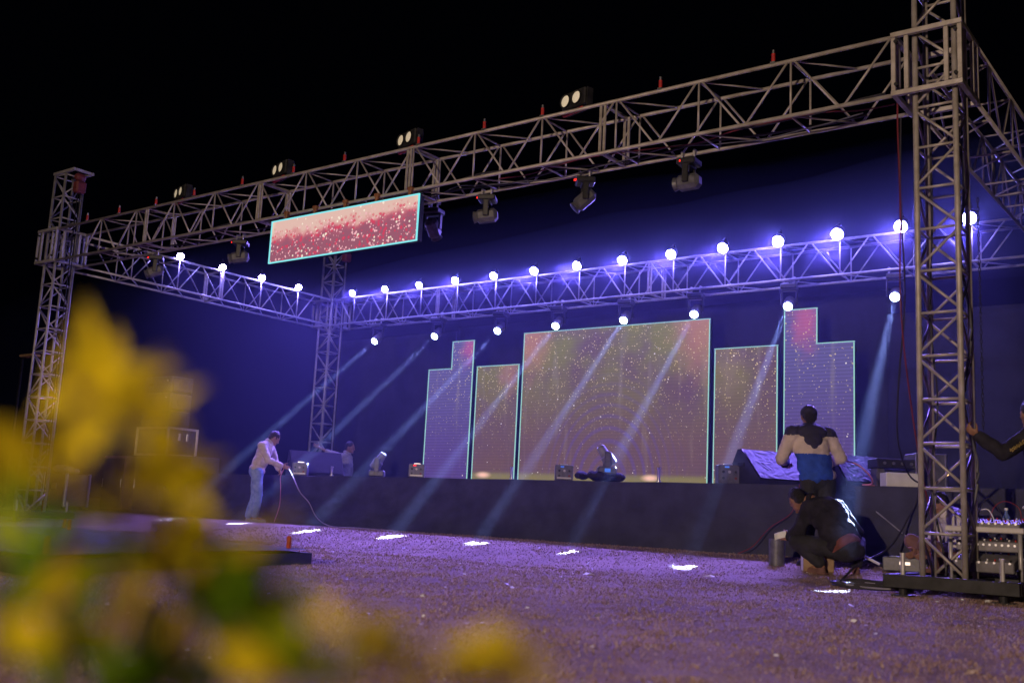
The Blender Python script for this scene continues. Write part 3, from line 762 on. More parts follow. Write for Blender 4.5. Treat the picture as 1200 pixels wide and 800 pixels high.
def person(label, org, J, skin, hairm, top_m, bot_m, shoe_m, face, faceup=(0, 0, 1), curl=.6, thumbs=None, handdir=None, sleeve=1., top_name='jacket', zones=None, tr=1.0, wr=.012, hem=0., build=1., shoe_ms=None, head_s=1., hood=None):
    """J: joints in (rightwards, away, up) metres from org; one continuous body plus clothes and hair over the same joints"""
    t = thing('person', label, 'person', org); O = Vector(org)
    P = {k: O + A * v[0] + B * v[1] + Vector((0, 0, v[2])) for k, v in J.items()}
    F = (A * face[0] + B * face[1] + Vector((0, 0, face[2]))).normalized(); U = Vector(faceup)
    U = A * faceup[0] + B * faceup[1] + Vector((0, 0, faceup[2])); U = (U - F * U.dot(F)).normalized(); Rt = F.cross(U)
    RH = Matrix((Rt, F, U)).transposed(); h = P['head']; k = head_s
    # ---- body
    b = MB()
    b.ell(h, (.074 * k, .092 * k, .105 * k), RH, 18, 14)
    b.ell(h + F * .030 * k - U * .055 * k, (.056 * k, .060 * k, .062 * k), RH, 14, 10)         # jaw
    b.ell(h + F * .085 * k - U * .098 * k, (.022 * k, .018 * k, .016 * k), RH, 10, 8)          # chin
    b.ell(h + F * .084 * k + U * .016 * k, (.052 * k, .012 * k, .012 * k), RH, 12, 8)          # brow
    b.tube(h + F * .088 * k + U * .005 * k, h + F * .112 * k - U * .032 * k, .008, .014, 8); b.ell(h + F * .108 * k - U * .034 * k, (.017 * k, .014 * k, .011 * k), RH, 10, 8)
    b.ell(h + F * .092 * k - U * .062 * k, (.026 * k, .010 * k, .006 * k), RH, 10, 8); b.ell(h + F * .090 * k - U * .072 * k, (.022 * k, .010 * k, .006 * k), RH, 10, 8)
    for s_ in (-1, 1):
        b.ell(h + Rt * s_ * .077 * k - U * .012 * k - F * .006, (.010 * k, .020 * k, .033 * k), RH, 10, 8)
        b.ell(h + Rt * s_ * .034 * k + F * .072 * k - U * .022 * k, (.02, .018, .016), RH, 8, 6)
    limb(b, [P['neck'], h - U * .05 * k - F * .01], [.060 * k, .053 * k])
    ch = P['chest']; pe = P['pelvis']
    for s_, c in (('R', 1), ('L', -1)):
        limb(b, [P[s_ + 'sh'], P[s_ + 'el'], P[s_ + 'wr']], [.048 * build, .037 * build, .026 * build])
        limb(b, [P['neck'] - Vector((0, 0, .03)), P[s_ + 'sh']], [.05, .05])
        limb(b, [P[s_ + 'hp'], P[s_ + 'kn'], P[s_ + 'an']], [.078 * build, .052 * build, .036 * build])
        limb(b, [P[s_ + 'an'] - Vector((0, 0, .02)), P[s_ + 'to']], [.036, .026])
        dd = (P[s_ + 'wr'] - P[s_ + 'el']).normalized()
        if handdir and s_ in handdir: v = handdir[s_]; dd = (A * v[0] + B * v[1] + Vector((0, 0, v[2]))).normalized()
        th = Vector((0, 0, 1))
        if thumbs and s_ in thumbs: v = thumbs[s_]; th = A * v[0] + B * v[1] + Vector((0, 0, v[2]))
        hand_shapes(b, P[s_ + 'wr'], dd, th, curl)
    sd = (P['Rsh'] - P['Lsh']).normalized(); up = (P['neck'] - pe).normalized(); fr = sd.cross(up).normalized(); sd = up.cross(fr)
    RT = Matrix((sd, fr, up)).transposed()
    mid = (ch + pe) / 2; ul = (P['neck'] - pe).length
    b.ell(ch, (.15 * build, .10 * build, .20), RT, 16, 12); b.ell(mid, (.13 * build, .09 * build, .18), RT, 16, 12); b.ell(pe, (.15 * build, .10 * build, .13), RT, 16, 12)
    remesh(b, 'body', skin, t, voxel=.0065, smooth=2)
    # eyes
    for s_ in (-1, 1):
        MB().ell(h + Rt * s_ * .034 * k + F * .083 * k - U * .016 * k, (.010, .008, .006), RH, 10, 6).build('eye', HAIR, t, True)
    # ---- hair
    b = MB(); b.ell(h - F * .016 * k + U * .022 * k, (.083 * k, .094 * k, .100 * k), RH, 22, 16)
    b.ell(h - F * .05 * k - U * .035 * k, (.066 * k, .05 * k, .06 * k), RH, 16, 10)
    remesh(b, 'hair', hairm, t, voxel=.008, smooth=1, wrinkle=.006, wscale=45)
    # ---- top
    b = MB(); q = tr
    b.ell(ch + up * .02, (.185 * build * q, .130 * build * q, .21), RT, 18, 12)
    b.ell(mid, (.175 * build * q, .128 * build * q, .20), RT, 18, 12)
    b.ell(pe + up * (.03 + hem), (.185 * build * q, .135 * build * q, .10), RT, 18, 12)
    for s_ in 'RL':
        limb(b, [P['neck'] - up * .05, P[s_ + 'sh']], [.075 * q, .078 * q])
        e = P[s_ + 'el'] + (P[s_ + 'wr'] - P[s_ + 'el']) * (sleeve * .93)
        pts = [P[s_ + 'sh'], P[s_ + 'el']] + ([e] if sleeve > .1 else []); limb(b, pts, [.076 * q, .060 * q] + ([.048 * q] if sleeve > .1 else []))
    remesh(b, top_name, top_m, t, voxel=.011, smooth=5, wrinkle=wr, wscale=11, seed=org[0], zones=zones and (lambda c, O=O: zones(c, P)))
    b = MB(); b.lathe(P['neck'] - up * .01, (h - P['neck']), [(0, .085), (.02, .088), (.045, .078), (.05, .07)], 18); b.build('collar', top_m[0] if isinstance(top_m, (list, tuple)) else top_m, t, True)
    # ---- trousers
    b = MB(); b.ell(pe, (.172 * build, .128 * build, .14), RT, 18, 12)
    for s_ in 'RL':
        an = P[s_ + 'an']; limb(b, [P[s_ + 'hp'], P[s_ + 'kn'], an + (P[s_ + 'kn'] - an).normalized() * .03], [.105 * build, .078 * build, .066 * build])
    remesh(b, 'trousers', bot_m, t, voxel=.011, smooth=3, wrinkle=.009, wscale=13, seed=3 + org[0])
    for s_ in 'RL':
        b = MB(); an = P[s_ + 'an']; to = P[s_ + 'to']; d = (to - an); d.z = 0; d = d.normalized(); R = Matrix((d.cross(Vector((0, 0, 1))), d, Vector((0, 0, 1)))).transposed()
        zf = min(an.z, to.z) - .02; c0 = Vector((an.x, an.y, zf)) 
        b.ell(c0 + d * .01 + Vector((0, 0, .02)), (.042, .055, .055), R); b.ell(c0 + d * .10 + Vector((0, 0, .012)), (.046, .10, .038), R); b.box(c0 + d * .06 - Vector((0, 0, .012)), (.085, .26, .022), R, bev=.01)
        remesh(b, 'shoe', shoe_m, t, voxel=.008, smooth=2)
    return t, P, (F, U, Rt)
def pz(x, y): return (x, y, gz(y))
# 1: man in cream jacket at the far left, bent over the stage edge
J1 = dict(pelvis=(-.02, 0, .87), chest=(.07, .03, 1.20), neck=(.13, .06, 1.38), head=(.215, .10, 1.475),
          Rsh=(.07, -.15, 1.31), Rel=(.20, -.18, 1.06), Rwr=(.42, -.05, .985), Lsh=(.13, .20, 1.31), Lel=(.25, .22, 1.05), Lwr=(.33, .14, .93),
          Rhp=(.01, -.09, .84), Rkn=(.06, -.09, .46), Ran=(.04, -.10, .09), Rto=(.20, -.05, .03),
          Lhp=(-.04, .09, .84), Lkn=(-.03, .10, .46), Lan=(-.13, .12, .09), Lto=(.02, .20, .03))
p1, P1, _ = person('man in a cream jacket and faded jeans bending over the left end of the stage', pz(-12.30, 2.42), J1, SKIN, mat('brown_hair', (.05, .03, .02), .6, 0, scale=60, var=.5, bump=.6, bscale=150), CREAM, JEANS, SHOEW, (.75, .35, -.62), (.6, .2, .8), curl=.6, wr=.014, hem=.0)
# 2: standing man from behind, hooded three-colour jacket
J2 = dict(pelvis=(-.04, 0, .92), chest=(-.11, .0, 1.22), neck=(-.12, .03, 1.44), head=(-.12, .06, 1.575),
          Lsh=(-.31, 0, 1.375), Lel=(-.42, .04, 1.11), Lwr=(-.32, .26, 1.07), Rsh=(.07, 0, 1.375), Rel=(.22, .04, 1.14), Rwr=(.11, .24, 1.08),
          Rhp=(.05, 0, .88), Rkn=(.06, -.01, .48), Ran=(.06, 0, .09), Rto=(.08, .15, .03), Lhp=(-.13, 0, .88), Lkn=(-.14, -.01, .48), Lan=(-.15, 0, .09), Lto=(-.18, .15, .03))
def z2(c, P):
    base = P['Lto'].z - .03; z = c.z - base
    rel = c - P['pelvis']; a = rel.dot(A)
    for s_ in 'LR':
        e, w2 = P[s_ + 'el'], P[s_ + 'wr']
        if (c - w2).length < .11: return 0
        if abs((c - P['chest']).dot(A)) > .205 and z < 1.34: return 1
    if z > 1.355: return 0
    if z > 1.16: return 1
    return 2
o2 = pz(-1.80, 1.28)
p2, P2, F2 = person('man seen from behind in a hooded navy, tan and blue jacket standing at the stage', o2, J2, SKIN2, HAIR, [NAVY, TAN, BLUEF], DKTRO, BLKCL, (0.02, 1, -.15), curl=.8, zones=z2, tr=1.08, wr=.013, hem=-.02)
b = MB(); n = P2['neck']; R = Matrix((A, B, Vector((0, 0, 1)))).transposed()
b.ell(n - B * .09 - Vector((0, 0, .045)), (.165, .075, .085), R); b.ell(n - B * .14 - Vector((0, 0, .13)), (.10, .05, .08), R); b.ell(n - B * .145 - Vector((0, 0, .19)), (.05, .035, .05), R); b.ell(n - B * .02 + Vector((0, 0, .02)), (.105, .085, .05), R)
for s_ in (-1, 1): b.ell(n + A * s_ * .11 - B * .03 - Vector((0, 0, .02)), (.07, .06, .05), R)
remesh(b, 'hood', NAVY, p2, voxel=.01, smooth=4, wrinkle=.006, wscale=12)
cp = MB(); h = P2['head']; cp.ell(h + Vector((0, 0, .035)) - B * .005, (.090, .102, .085), R, 22, 14); remesh(cp, 'cap', NAVY, p2, voxel=.008, smooth=1)
# 3: crouching man from behind
J3 = dict(pelvis=(.07, -.12, .26), chest=(-.05, .03, .56), neck=(-.18, .20, .72), head=(-.31, .28, .73),
          Lsh=(-.24, .10, .63), Lel=(-.33, .12, .40), Lwr=(-.40, .20, .34), Rsh=(.06, .12, .66), Rel=(.25, .10, .42), Rwr=(.16, .30, .36),
          Lhp=(-.03, -.1, .25), Lkn=(-.36, .12, .30), Lan=(-.13, .02, .09), Lto=(-.22, .14, .03), Rhp=(.16, -.1, .25), Rkn=(.28, .16, .32), Ran=(.21, .0, .09), Rto=(.24, .14, .03))
p3, P3, _ = person('man in black squatting with his back to the camera, holding a white paper', pz(-1.50, .86), J3, SKIN2, HAIR, BLKCL, DKTRO, BROWNT, (-.15, .9, -.7), (-.2, .6, .8), curl=.7, tr=1.12, wr=.014, hem=.03, handdir={'L': (-.7, .4, .0)})
b = MB(); up = (P3['neck'] - P3['pelvis']).normalized(); b.lathe(P3['pelvis'] + up * .02, up, [(-.045, .15), (-.02, .168), (.03, .165), (.05, .15)], 24)
b.build('shirt_hem', mat('rust_red_cloth', (.16, .045, .04), .8, 0), p3, True)
pw = P3['Lwr'] + A * -.10 + B * .02
R = Matrix((( A + Vector((0, 0, .35))).normalized(), B, Vector((-.3, 0, 1)).normalized())).transposed()
v = []
for j in range(5):
    for i in range(9): v.append(pw + A * (-.05 + .13 * i / 8) + Vector((0, 0, .045 * (i / 8) - .04 + .065 * j / 4)) + B * (.02 * math.sin(i * .7) + .03 * j / 4))
o = MB().add(v, [(j * 9 + i, j * 9 + i + 1, (j + 1) * 9 + i + 1, (j + 1) * 9 + i) for j in range(4) for i in range(8)]).build('paper_sheet', WHITEP, smooth=True)
o.modifiers.new('thickness', 'SOLIDIFY').thickness = .004
tag(o, 'small white paper held in the left hand of the squatting man', 'paper')
# 4: man in white shirt sitting behind the tower
J4 = dict(pelvis=(.13, .05, .16), chest=(.06, .0, .44), neck=(-.06, .0, .60), head=(-.13, -.01, .69),
          Lsh=(-.02, -.19, .52), Lel=(-.10, -.26, .29), Lwr=(-.30, -.20, .20), Rsh=(-.01, .19, .52), Rel=(-.1, .26, .28), Rwr=(-.3, .12, .2),
          Lhp=(.08, -.09, .14), Lkn=(-.34, -.2, .27), Lan=(-.15, -.1, .09), Lto=(-.28, -.12, .04), Rhp=(.08, .12, .14), Rkn=(-.3, .26, .3), Ran=(-.12, .12, .09), Rto=(-.26, .14, .04))
p4, P4, _ = person('man in a white shirt sitting low behind the near tower beside the mixer table', (-.50, 1.32, gz(1.32)), J4, SKIN2, HAIR, SHIRT, BROWNT, BROWNT, (-.75, -.15, -.55), (-.4, 0, .9), curl=.5, sleeve=.35, top_name='shirt', wr=.014)
# 5: man in dark sweater at the right edge holding the tower leg
J5 = dict(pelvis=(.02, 0, .92), chest=(.0, .0, 1.22), neck=(-.04, .0, 1.43), head=(-.09, .0, 1.575),
          Lsh=(-.17, -.12, 1.36), Lel=(-.40, -.12, 1.20), Lwr=(-.60, -.08, 1.35), Rsh=(.12, .14, 1.36), Rel=(.08, .02, 1.05), Rwr=(-.10, -.20, .84),
          Rhp=(.06, .09, .88), Rkn=(.02, .12, .48), Ran=(.08, .14, .09), Rto=(-.08, .16, .03), Lhp=(.0, -.09, .88), Lkn=(-.06, -.1, .48), Lan=(.0, -.1, .09), Lto=(-.17, -.12, .03))
o5 = (.47, .52, gz(.5))
p5, P5, _ = person('man in a dark sweater at the right edge gripping the near tower leg', o5, J5, SKIN2, HAIR, BLKCL, DKTRO, BLKCL, (-.1, 1, -.1), curl=1.0, handdir={'L': (-.75, .1, .55), 'R': (-.5, -.2, -.6)}, thumbs={'L': (0.1, -.9, .6)}, tr=1.1)
# gold scribble printed on the sleeve
b = MB(); e, w_ = P5['Lsh'], P5['Lel']; d = (w_ - e).normalized(); perp = Vector((0, 0, 1)); out = -B
pts = []
for i in range(46):
    t_ = i / 45; pts.append(e + d * (.04 + t_ * .20) + perp * (.018 * math.sin(i * 1.7) + .006 * math.sin(i * .9)) + out * .083 + d * .012 * math.cos(i * 1.7))
MB().path(pts, .0035, 5).build('sleeve_print', GOLDP, p5, True)
q = P5['Rwr'] + A * -.03 - Vector((0, 0, .06))
t = thing('rolled_tube', 'pale grey rolled tube held in the lower hand of the man at the right edge', 'tube', tuple(q))
dd = (A * 1.0 + Vector((0, 0, .62)) - B * .1).normalized()
MB().lathe(q - dd * .14, dd, [(0, .036), (.004, .048), (.32, .048), (.324, .036)], 20).build('sheet_roll', WHITEPL, t, True)
MB().lathe(q - dd * .143, dd, [(0, .034), (.002, .034)], 16).build('dark_end', BLACKPL, t)
# 6: faint man far on the stage behind the back left tower
J6 = dict(pelvis=(0, 0, .92), chest=(0, .0, 1.22), neck=(.03, .0, 1.43), head=(.08, .0, 1.56),
          Lsh=(-.06, -.14, 1.34), Lel=(-.30, -.12, 1.42), Lwr=(-.52, -.12, 1.52), Rsh=(.06, .14, 1.34), Rel=(.10, .16, 1.08), Rwr=(.12, .10, .84),
          Rhp=(.08, .05, .88), Rkn=(.08, .05, .48), Ran=(.08, .1, .09), Rto=(.1, -.06, .03), Lhp=(-.08, -.05, .88), Lkn=(-.08, -.1, .48), Lan=(-.08, -.1, .09), Lto=(-.08, -.26, .03))
p6, P6, _ = person('man in a pale shirt at the back of the stage reaching towards the tower', (-13.15, 5.3, -.03), J6, SKIN2, HAIR, mat('grey_shirt_cloth', (.36, .33, .36), .8, 0, var=.1), DKTRO, BLKCL, (1, -.2, -.2), top_name='shirt', sleeve=.3, build=.9)
p6.location.z += -.0

# ================================================================== THINGS ON THE STAGE
def SP(x, off=.15): return Vector((x, stage_y(x) + off, ZS + .008))
def wedge(name, label, c, w_, dp, h, rz, mt, face_m, group):
    """floor monitor: side outline wedge, sloping grille, handles"""
    t = thing(name, label, 'speaker', tuple(c), rz, group=group)
    prof = [(-dp / 2, 0), (dp / 2, 0), (dp / 2, h * .25), (dp * .2, h), (dp * .08, h), (-dp / 2, h * .12)]
    MB().prism([(-w_ / 2, y, z) for y, z in prof], (0, 0, 0), (w_, 0, 0)).build('cabinet', mt, t, local=True)
    y0, z0, y1, z1 = prof[5][0], prof[5][1], prof[4][0], prof[4][1]
    nx, nz = 80, 44; v = []
    L = math.hypot(y1 - y0, z1 - z0); ny_, nz_ = -(z1 - z0) / L, (y1 - y0) / L
    for j in range(nz + 1):
        for i in range(nx + 1):
            a, c_ = i / nx, j / nz; x = (-w_ / 2 + .015) + (w_ - .03) * a
            k = .012
            if face_m is QUILT:
                wv = Vector((a * 7 + .9 * noise.noise(Vector((a * 5, c_ * 5, 2))), c_ * 4 + .9 * noise.noise(Vector((a * 5, c_ * 5, 8))), w_))
                k += .012 * min(noise.voronoi(wv)[0][1] - noise.voronoi(wv)[0][0], .5) + .003 * noise.noise(wv * 2)
            v.append((x, y0 + (y1 - y0) * (.03 + .94 * c_) + ny_ * k, z0 + (z1 - z0) * (.03 + .94 * c_) + nz_ * k))
    MB().add(v, [(j * (nx + 1) + i, j * (nx + 1) + i + 1, (j + 1) * (nx + 1) + i + 1, (j + 1) * (nx + 1) + i) for j in range(nz) for i in range(nx)]).build('cover' if face_m is QUILT else 'grille', face_m, t, True, local=True)
    for s_ in (-1, 1): MB().box((s_ * (w_ / 2 + .004), .05, h * .55), (.012, .14, .05), bev=.004).build('handle', BLACKMETAL, t, local=True)
    return t
GR = mat('perforated_grille', (.042, .042, .055), .85, .0, spec=.15, scale=200, var=.6, bump=.5, bscale=300)
gW = 'floor monitor speakers on the stage edge'
az = math.atan2(A.y, A.x)
wedge('monitor_speaker', 'grey wedge floor monitor near the left end of the stage', (-12.15, 3.60, ZS + .01), .95, .58, .46, az + .38, BLACKPL, GR, gW)
wedge('monitor_speaker', 'dark speaker under a quilted cover left of the standing man', (-3.02, 2.90, ZS + .01), .92, .66, .43, az + .40, BLACKPL, QUILT, gW)
wedge('monitor_speaker', 'dark covered speaker half hidden right of the standing man', (-1.98, 2.85, ZS + .01), .6, .5, .38, az + .30, BLACKPL, QUILT, gW)

def stage_head(c, rz, tilt, label, cloth=False):
    """moving head standing upright on the deck with its barrel tilted up"""
    t = thing('moving_head', label, 'stage light', tuple(c), rz, group='moving heads standing on the stage edge')
    z0 = .0
    if cloth:
        b = MB()
        for i in range(14): b.ell((random.uniform(-.34, .2), random.uniform(-.12, .12), .05 + random.uniform(0, .035)), (random.uniform(.07, .14), .11, .055))
        o = remesh(b, 'tmpc', BLKCL, None, voxel=.014, smooth=2, wrinkle=.02, wscale=12); o.name = 'black_cloth_heap'; o.data.name = 'black_cloth_heap'
        o.matrix_world = WM[t.name]; tag(o, 'heap of black cloth under the middle moving head on the stage edge', 'cloth'); z0 = .09
    MB().box((0, 0, z0 + .06), (.26, .24, .11), bev=.02).build('base', GREYPL, t, local=True)
    for s_ in (-1, 1): MB().box((0, s_ * .115, z0 + .2), (.09, .03, .24), bev=.012).build('yoke_arm', GREYPL, t, local=True)
    d = Vector((math.sin(tilt), 0, math.cos(tilt))); p = Vector((0, 0, z0 + .24))
    MB().lathe(p - d * .13, d, [(0, .055), (.02, .085), (.15, .09), (.17, .07), (.3, .06), (.31, .05)], 20).build('barrel', mat('mid_grey_plastic', (.2, .2, .22), .5), t, True, local=True)
    MB().lathe(p + d * .181, d, [(0, .052), (.006, .045)], 16).build('lens', CHROME, t, True, local=True)
    MB().box((-.0, -.125, z0 + .06), (.08, .006, .05)).build('display', E_BLUE if cloth else BLACKPL, t, local=True)
    return t
stage_head(SP(-10.05, .25), az, .55, 'pale moving head standing on the stage edge left of the screens')
stage_head(SP(-5.38, .25), az, -.62, 'moving head leaning on a black cloth heap before the big screen', cloth=True)
def control_box(c, label, rz, leds=True, s=1.):
    t = thing('control_box', label, 'electrical box', tuple(c), rz, group='small electrical boxes on the stage edge')
    MB().box((0, 0, .105 * s), (.25 * s, .2 * s, .21 * s), bev=.008).build('case', GREYPL, t, local=True)
    b = MB(); b.box((0, 0, .22 * s), (.1 * s, .02, .012)); b.tube((-.05 * s, 0, .205 * s), (-.05 * s, 0, .22 * s), .006).tube((.05 * s, 0, .205 * s), (.05 * s, 0, .22 * s), .006); b.build('handle', CHROME, t, local=True)
    for i in range(3):
        for j in range(2):
            MB().lathe(((-.07 + .07 * i) * s, -.10 * s, (.06 + .07 * j) * s), (0, -1, 0), [(0, .016 * s), (.01, .016 * s), (.011, .010 * s)], 12).build('socket', [BLACKPL, GREYPL, DRED, BLACKMETAL, STEELB, BLACKPL][i + 3 * j], t, local=True)
    MB().box((0, -.1, .03 * s), (.2 * s, .012, .02 * s)).build('label_strip', STEELB, t, local=True)
    if leds:
        MB().box((-.03 * s, -.104 * s, .185 * s), (.05 * s, .006, .018 * s)).build('indicator', E_RED if random.random() < .5 else E_BLUE, t, local=True)
    return t
control_box(SP(-11.92, .12), 'small pale grey box on the stage edge beside the bent man', az, leds=False, s=1.05)
control_box(SP(-8.98, .12), 'small socket box on the stage edge below the left stepped screen', az)
control_box(SP(-6.03, .12), 'small socket box with red fittings left of the black cloth heap', az)
control_box(SP(-3.49, .2), 'small box with a blue light beside the quilted speaker', az, s=1.1)
for x, h_, lab in [(-6.94, .16, 'short upright peg on the stage edge under the left gap of the big screen'), (-4.42, .17, 'short upright peg on the stage edge right of the black cloth heap'), (-10.98, .14, 'short upright peg on the stage edge right of the grey floor monitor')]:
    o = MB().lathe(SP(x, .05), (0, 0, 1), [(0, .035), (.01, .035), (.012, .02), (h_, .02), (h_ + .005, .024), (h_ + .02, .02)], 12).build('deck_peg', CHROME, None, True); tag(o, lab, 'peg', 'upright pegs on the stage edge')
# sound gear on the right part of the stage
t = thing('amplifier', 'black amplifier on legs on the stage right of the standing man', 'amplifier', (-1.45, 2.55, ZS), az)
MB().box((.0, 0, .27), (.46, .34, .11), bev=.01).build('case', BLACKPL, t, local=True)
MB().box((-.17, 0, .11), (.09, .2, .21), bev=.006).build('foot_block', GREYPL, t, local=True)
for i in range(4): MB().lathe((-.15 + .1 * i, -.17, .27), (0, -1, 0), [(0, .018), (.015, .016)], 10).build('knob', CHROME, t, local=True)
t = thing('carton', 'pale carton with cables over it on the right part of the stage', 'carton', (-1.30, 2.36, ZS), az)
MB().box((.0, 0, .08), (.40, .2, .155), bev=.006).build('box_body', WHITEPL, t, local=True); MB().box((.02, 0, .159), (.36, .14, .004)).build('lid_flap', WHITEP, t, local=True)
t = thing('equipment_case', 'dark equipment case with a small warm light at the right of the stage', 'case', (-1.15, 2.75, ZS), az)
MB().box((0, 0, .2), (.34, .36, .40), bev=.012).build('case_body', GREYPL, t, local=True)
for s_ in (-1, 1): MB().box((s_ * .165, -.178, .2), (.02, .02, .4), bev=.004).build('corner_rail', CHROME, t, local=True)
MB().lathe((.19, -.12, .18), (0, -1, 0), [(0, .022), (.03, .022), (.032, .012)], 12).build('small_lamp', E_WARM, t, local=True)

# ================================================================== ON THE GROUND AT THE RIGHT
t = thing('pipe_stub', 'short upright black pipe standing on the grass left of the squatting man', 'pipe', pz(-2.25, 1.18))
MB().lathe(Vector(pz(-2.25, 1.18)) - Vector((0, 0, .02)), (0, 0, 1), [(0, .085), (.29, .085), (.29, .078), (.05, .076)], 20).build('pipe_wall', GREYPL, t, True)
t = thing('wooden_box', 'low wooden box with a pale end beside the squatting man', 'box', pz(-1.72, .95), .5)
for c, d, m_ in [((0, -.1, .08), (.3, .02, .16), WOOD), ((0, .1, .08), (.3, .02, .16), WOOD), ((-.14, 0, .08), (.02, .18, .16), WHITEPL), ((.14, 0, .08), (.02, .18, .16), WOOD), ((0, 0, .015), (.26, .18, .02), WOOD)]:
    MB().box(c, d, bev=.003).build('board', m_, t, local=True)
# mixer table
tp = Vector((0, .62, gz(.62))); t = thing('mixer_table', 'low light topped table crowded with sound gear behind the near tower', 'table', tuple(tp))
TZ = .40
MB().box((0, .66, TZ), (.66, .5, .05), bev=.008).build('tabletop', mat('table_laminate', (.55, .52, .5), .5, 0, var=.1), t)
for sx in (-.29, .29):
    for sy in (.45, .87): strut(t, 'leg', (sx, sy, tp.z), (sx, sy, TZ - .025), .02, STEELB)
MB().box((0, .66, .04), (.6, .44, .03)).build('shelf', GREYPL, t)
def mixer(label, c, d, rows, cols, tilt=.12):
    t = thing('mixing_desk', label, 'mixer', c)
    R = Matrix.Rotation(tilt, 3, 'X'); o = Vector(c)
    MB().box(o + Vector((0, 0, d[2] / 2)), d, R, bev=.01).build('console', mat('mixer_panel', (.20, .19, .21), .5, .1), t)
    for i in range(cols):
        for j in range(rows):
            p = o + R @ Vector((-d[0] / 2 + .03 + (d[0] - .06) * i / (cols - 1), -d[1] / 2 + .03 + (d[1] - .06) * j / (rows - 1), d[2] / 2)) + Vector((0, 0, d[2] / 2))
            strut(t, 'knob', p, p + Vector((0, 0, .018)), .008, [WHITEPL, BLACKPL, CHROME, RED][(i * 3 + j) % 4], 6)
    for i in range(cols):
        p = o + Vector((-d[0] / 2 + .03 + (d[0] - .06) * i / (cols - 1), -d[1] / 2 - .006, d[2] * .55))
        strut(t, 'socket', p, p + Vector((0, -.012, 0)), .011, CHROME, 8)
    return t
mixer('mixing desk covered in plugs on top of the low table', (.04, .62, TZ + .03), (.5, .34, .05), 4, 9)
mixer('second mixing desk on the shelf under the low table', (-.0, .52, .06), (.5, .3, .10), 2, 8, .25)
mixer('rack mixer right under the tabletop with a row of knobs', (.02, .55, .22), (.52, .22, .09), 2, 10, .1)
for k, (pts) in enumerate([[(-.1, .6, .46), (-.05, .58, .62), (.02, .6, .68), (.1, .62, .55), (.12, .6, .46)], [(.0, .62, .46), (.05, .6, .6), (.14, .62, .66), (.25, .64, .6), (.28, .6, .44)], [(-.16, .58, .46), (-.1, .57, .55), (0, .6, .58), (.06, .6, .46)]]):
    cable('patch_cable', pts, .005, [RUBBER, REDC, WHITEPL][k], ['black patch cable looping up from the mixing desk', 'red patch cable arching over the right of the mixing desk', 'short pale patch cable at the left of the mixing desk'][k], group='patch cables on the mixing desk')
t = thing('bottle', 'small blue grey bottle standing behind the mixing desk', 'bottle', (.11, .8, TZ + .026))
MB().lathe((.11, .8, TZ + .026), (0, 0, 1), [(0, .03), (.1, .032), (.13, .014), (.16, .014)], 16).build('bottle_body', mat('blue_grey_plastic', (.12, .18, .4), .25), t, True); MB().lathe((.11, .8, TZ + .186), (0, 0, 1), [(0, .016), (.02, .016)], 12).build('cap', WHITEPL, t, True)
# low case and pale stick beside the tower
t = thing('low_case', 'flat dark case with a blue grey top lying left behind the tower base', 'case', pz(-.95, 1.35), .2)
MB().box((0, 0, .07), (.42, .34, .14), bev=.01).build('case_body', GREYPL, t, local=True); MB().box((.03, 0, .143), (.34, .26, .006)).build('lid', mat('blue_grey_lid', (.25, .3, .45), .4), t, local=True); MB().box((-.0, -.172, .08), (.1, .01, .03)).build('latch', CHROME, t, local=True)
t = thing('white_stick', 'short white plastic stick leaning left of the near tower base', 'stick', (-1.2, 1.0, .0))
p_, q_ = Vector((-1.42, .95, .17)), Vector((-1.16, 1.16, .02)); MB().tube(p_, q_, .014, n=10).build('rod', WHITEPL, t, True); MB().tube(q_, q_ + (q_ - p_).normalized() * .03, .018, n=10).build('tip', BLACKPL, t, True)

# ================================================================== CABLES
def gp(x, y, h_=.012): return Vector((x, y, gh(x, y) + h_))
pts = []
for i in range(64):
    a = i * .62; r = .30 + .05 * math.sin(i * 1.9); pts.append(gp(-.92 + 1.15 * r * math.cos(a), .12 + r * .55 * math.sin(a), .012 + .0007 * i))
cable('cable_coil', pts, .009, RUBBER, 'loose coil of black cable lying on the grass left of the tower base', sub=3)
cable('cable_coil', [p + Vector((.05, .03, .014)) + Vector((.05 * math.sin(i), .03 * math.cos(i * 1.3), 0)) for i, p in enumerate(pts[:40])], .008, mat('grey_cable', (.3, .3, .36), .5), 'thinner pale cable coiled on top of the black coil', sub=3)
cable('power_cable', [(-1.08, 2.3, ZS + .25), (-1.05, 2.12, .75), (-1.12, 2.0, .5), (-1.2, 1.6, .18), (-1.3, 1.0, .02), gp(-1.32, .6), gp(-1.2, .25), gp(-.8, .1)], .011, RUBBER, 'thick black cable running from the stage gear down to the coil')
cable('power_cable', [(-1.6, 2.2, .62), (-1.3, 2.05, .42), (-1.05, 1.9, .25), (-.85, 1.6, .1), gp(-.7, 1.35)], .007, mat('grey_cable', (.3, .3, .36), .5), 'thin grey cable sloping across the stage cloth behind the tower base')
cable('power_cable', [(-11.75, 2.62, .95), (-11.66, 2.66, .8), (-11.5, 2.7, .55), (-11.3, 2.74, .38), (-11.1, 2.76, .14), gp(-10.6, 2.6), gp(-9.8, 2.4), gp(-8.8, 2.3)], .009, mat('pale_cable', (.35, .3, .38), .5), 'pale cable dangling from the hands of the man in the cream jacket')
cable('power_cable', [(-11.95, 2.72, .98), (-11.98, 2.66, .8), (-12.0, 2.7, .6), (-12.05, 2.75, .3), gp(-12.1, 2.7)], .007, PINKC, 'pink cable hanging at the stage edge beside the jeans')
cable('power_cable', [SP(-2.42, .0) + Vector((0, -.06, 0)), (-2.42, 2.18, .72), (-2.5, 2.16, .5), (-2.75, 2.16, .33), (-2.95, 2.12, .1), gp(-3.1, 2.05)], .006, REDC, 'thin red cable hanging down the black stage cloth')
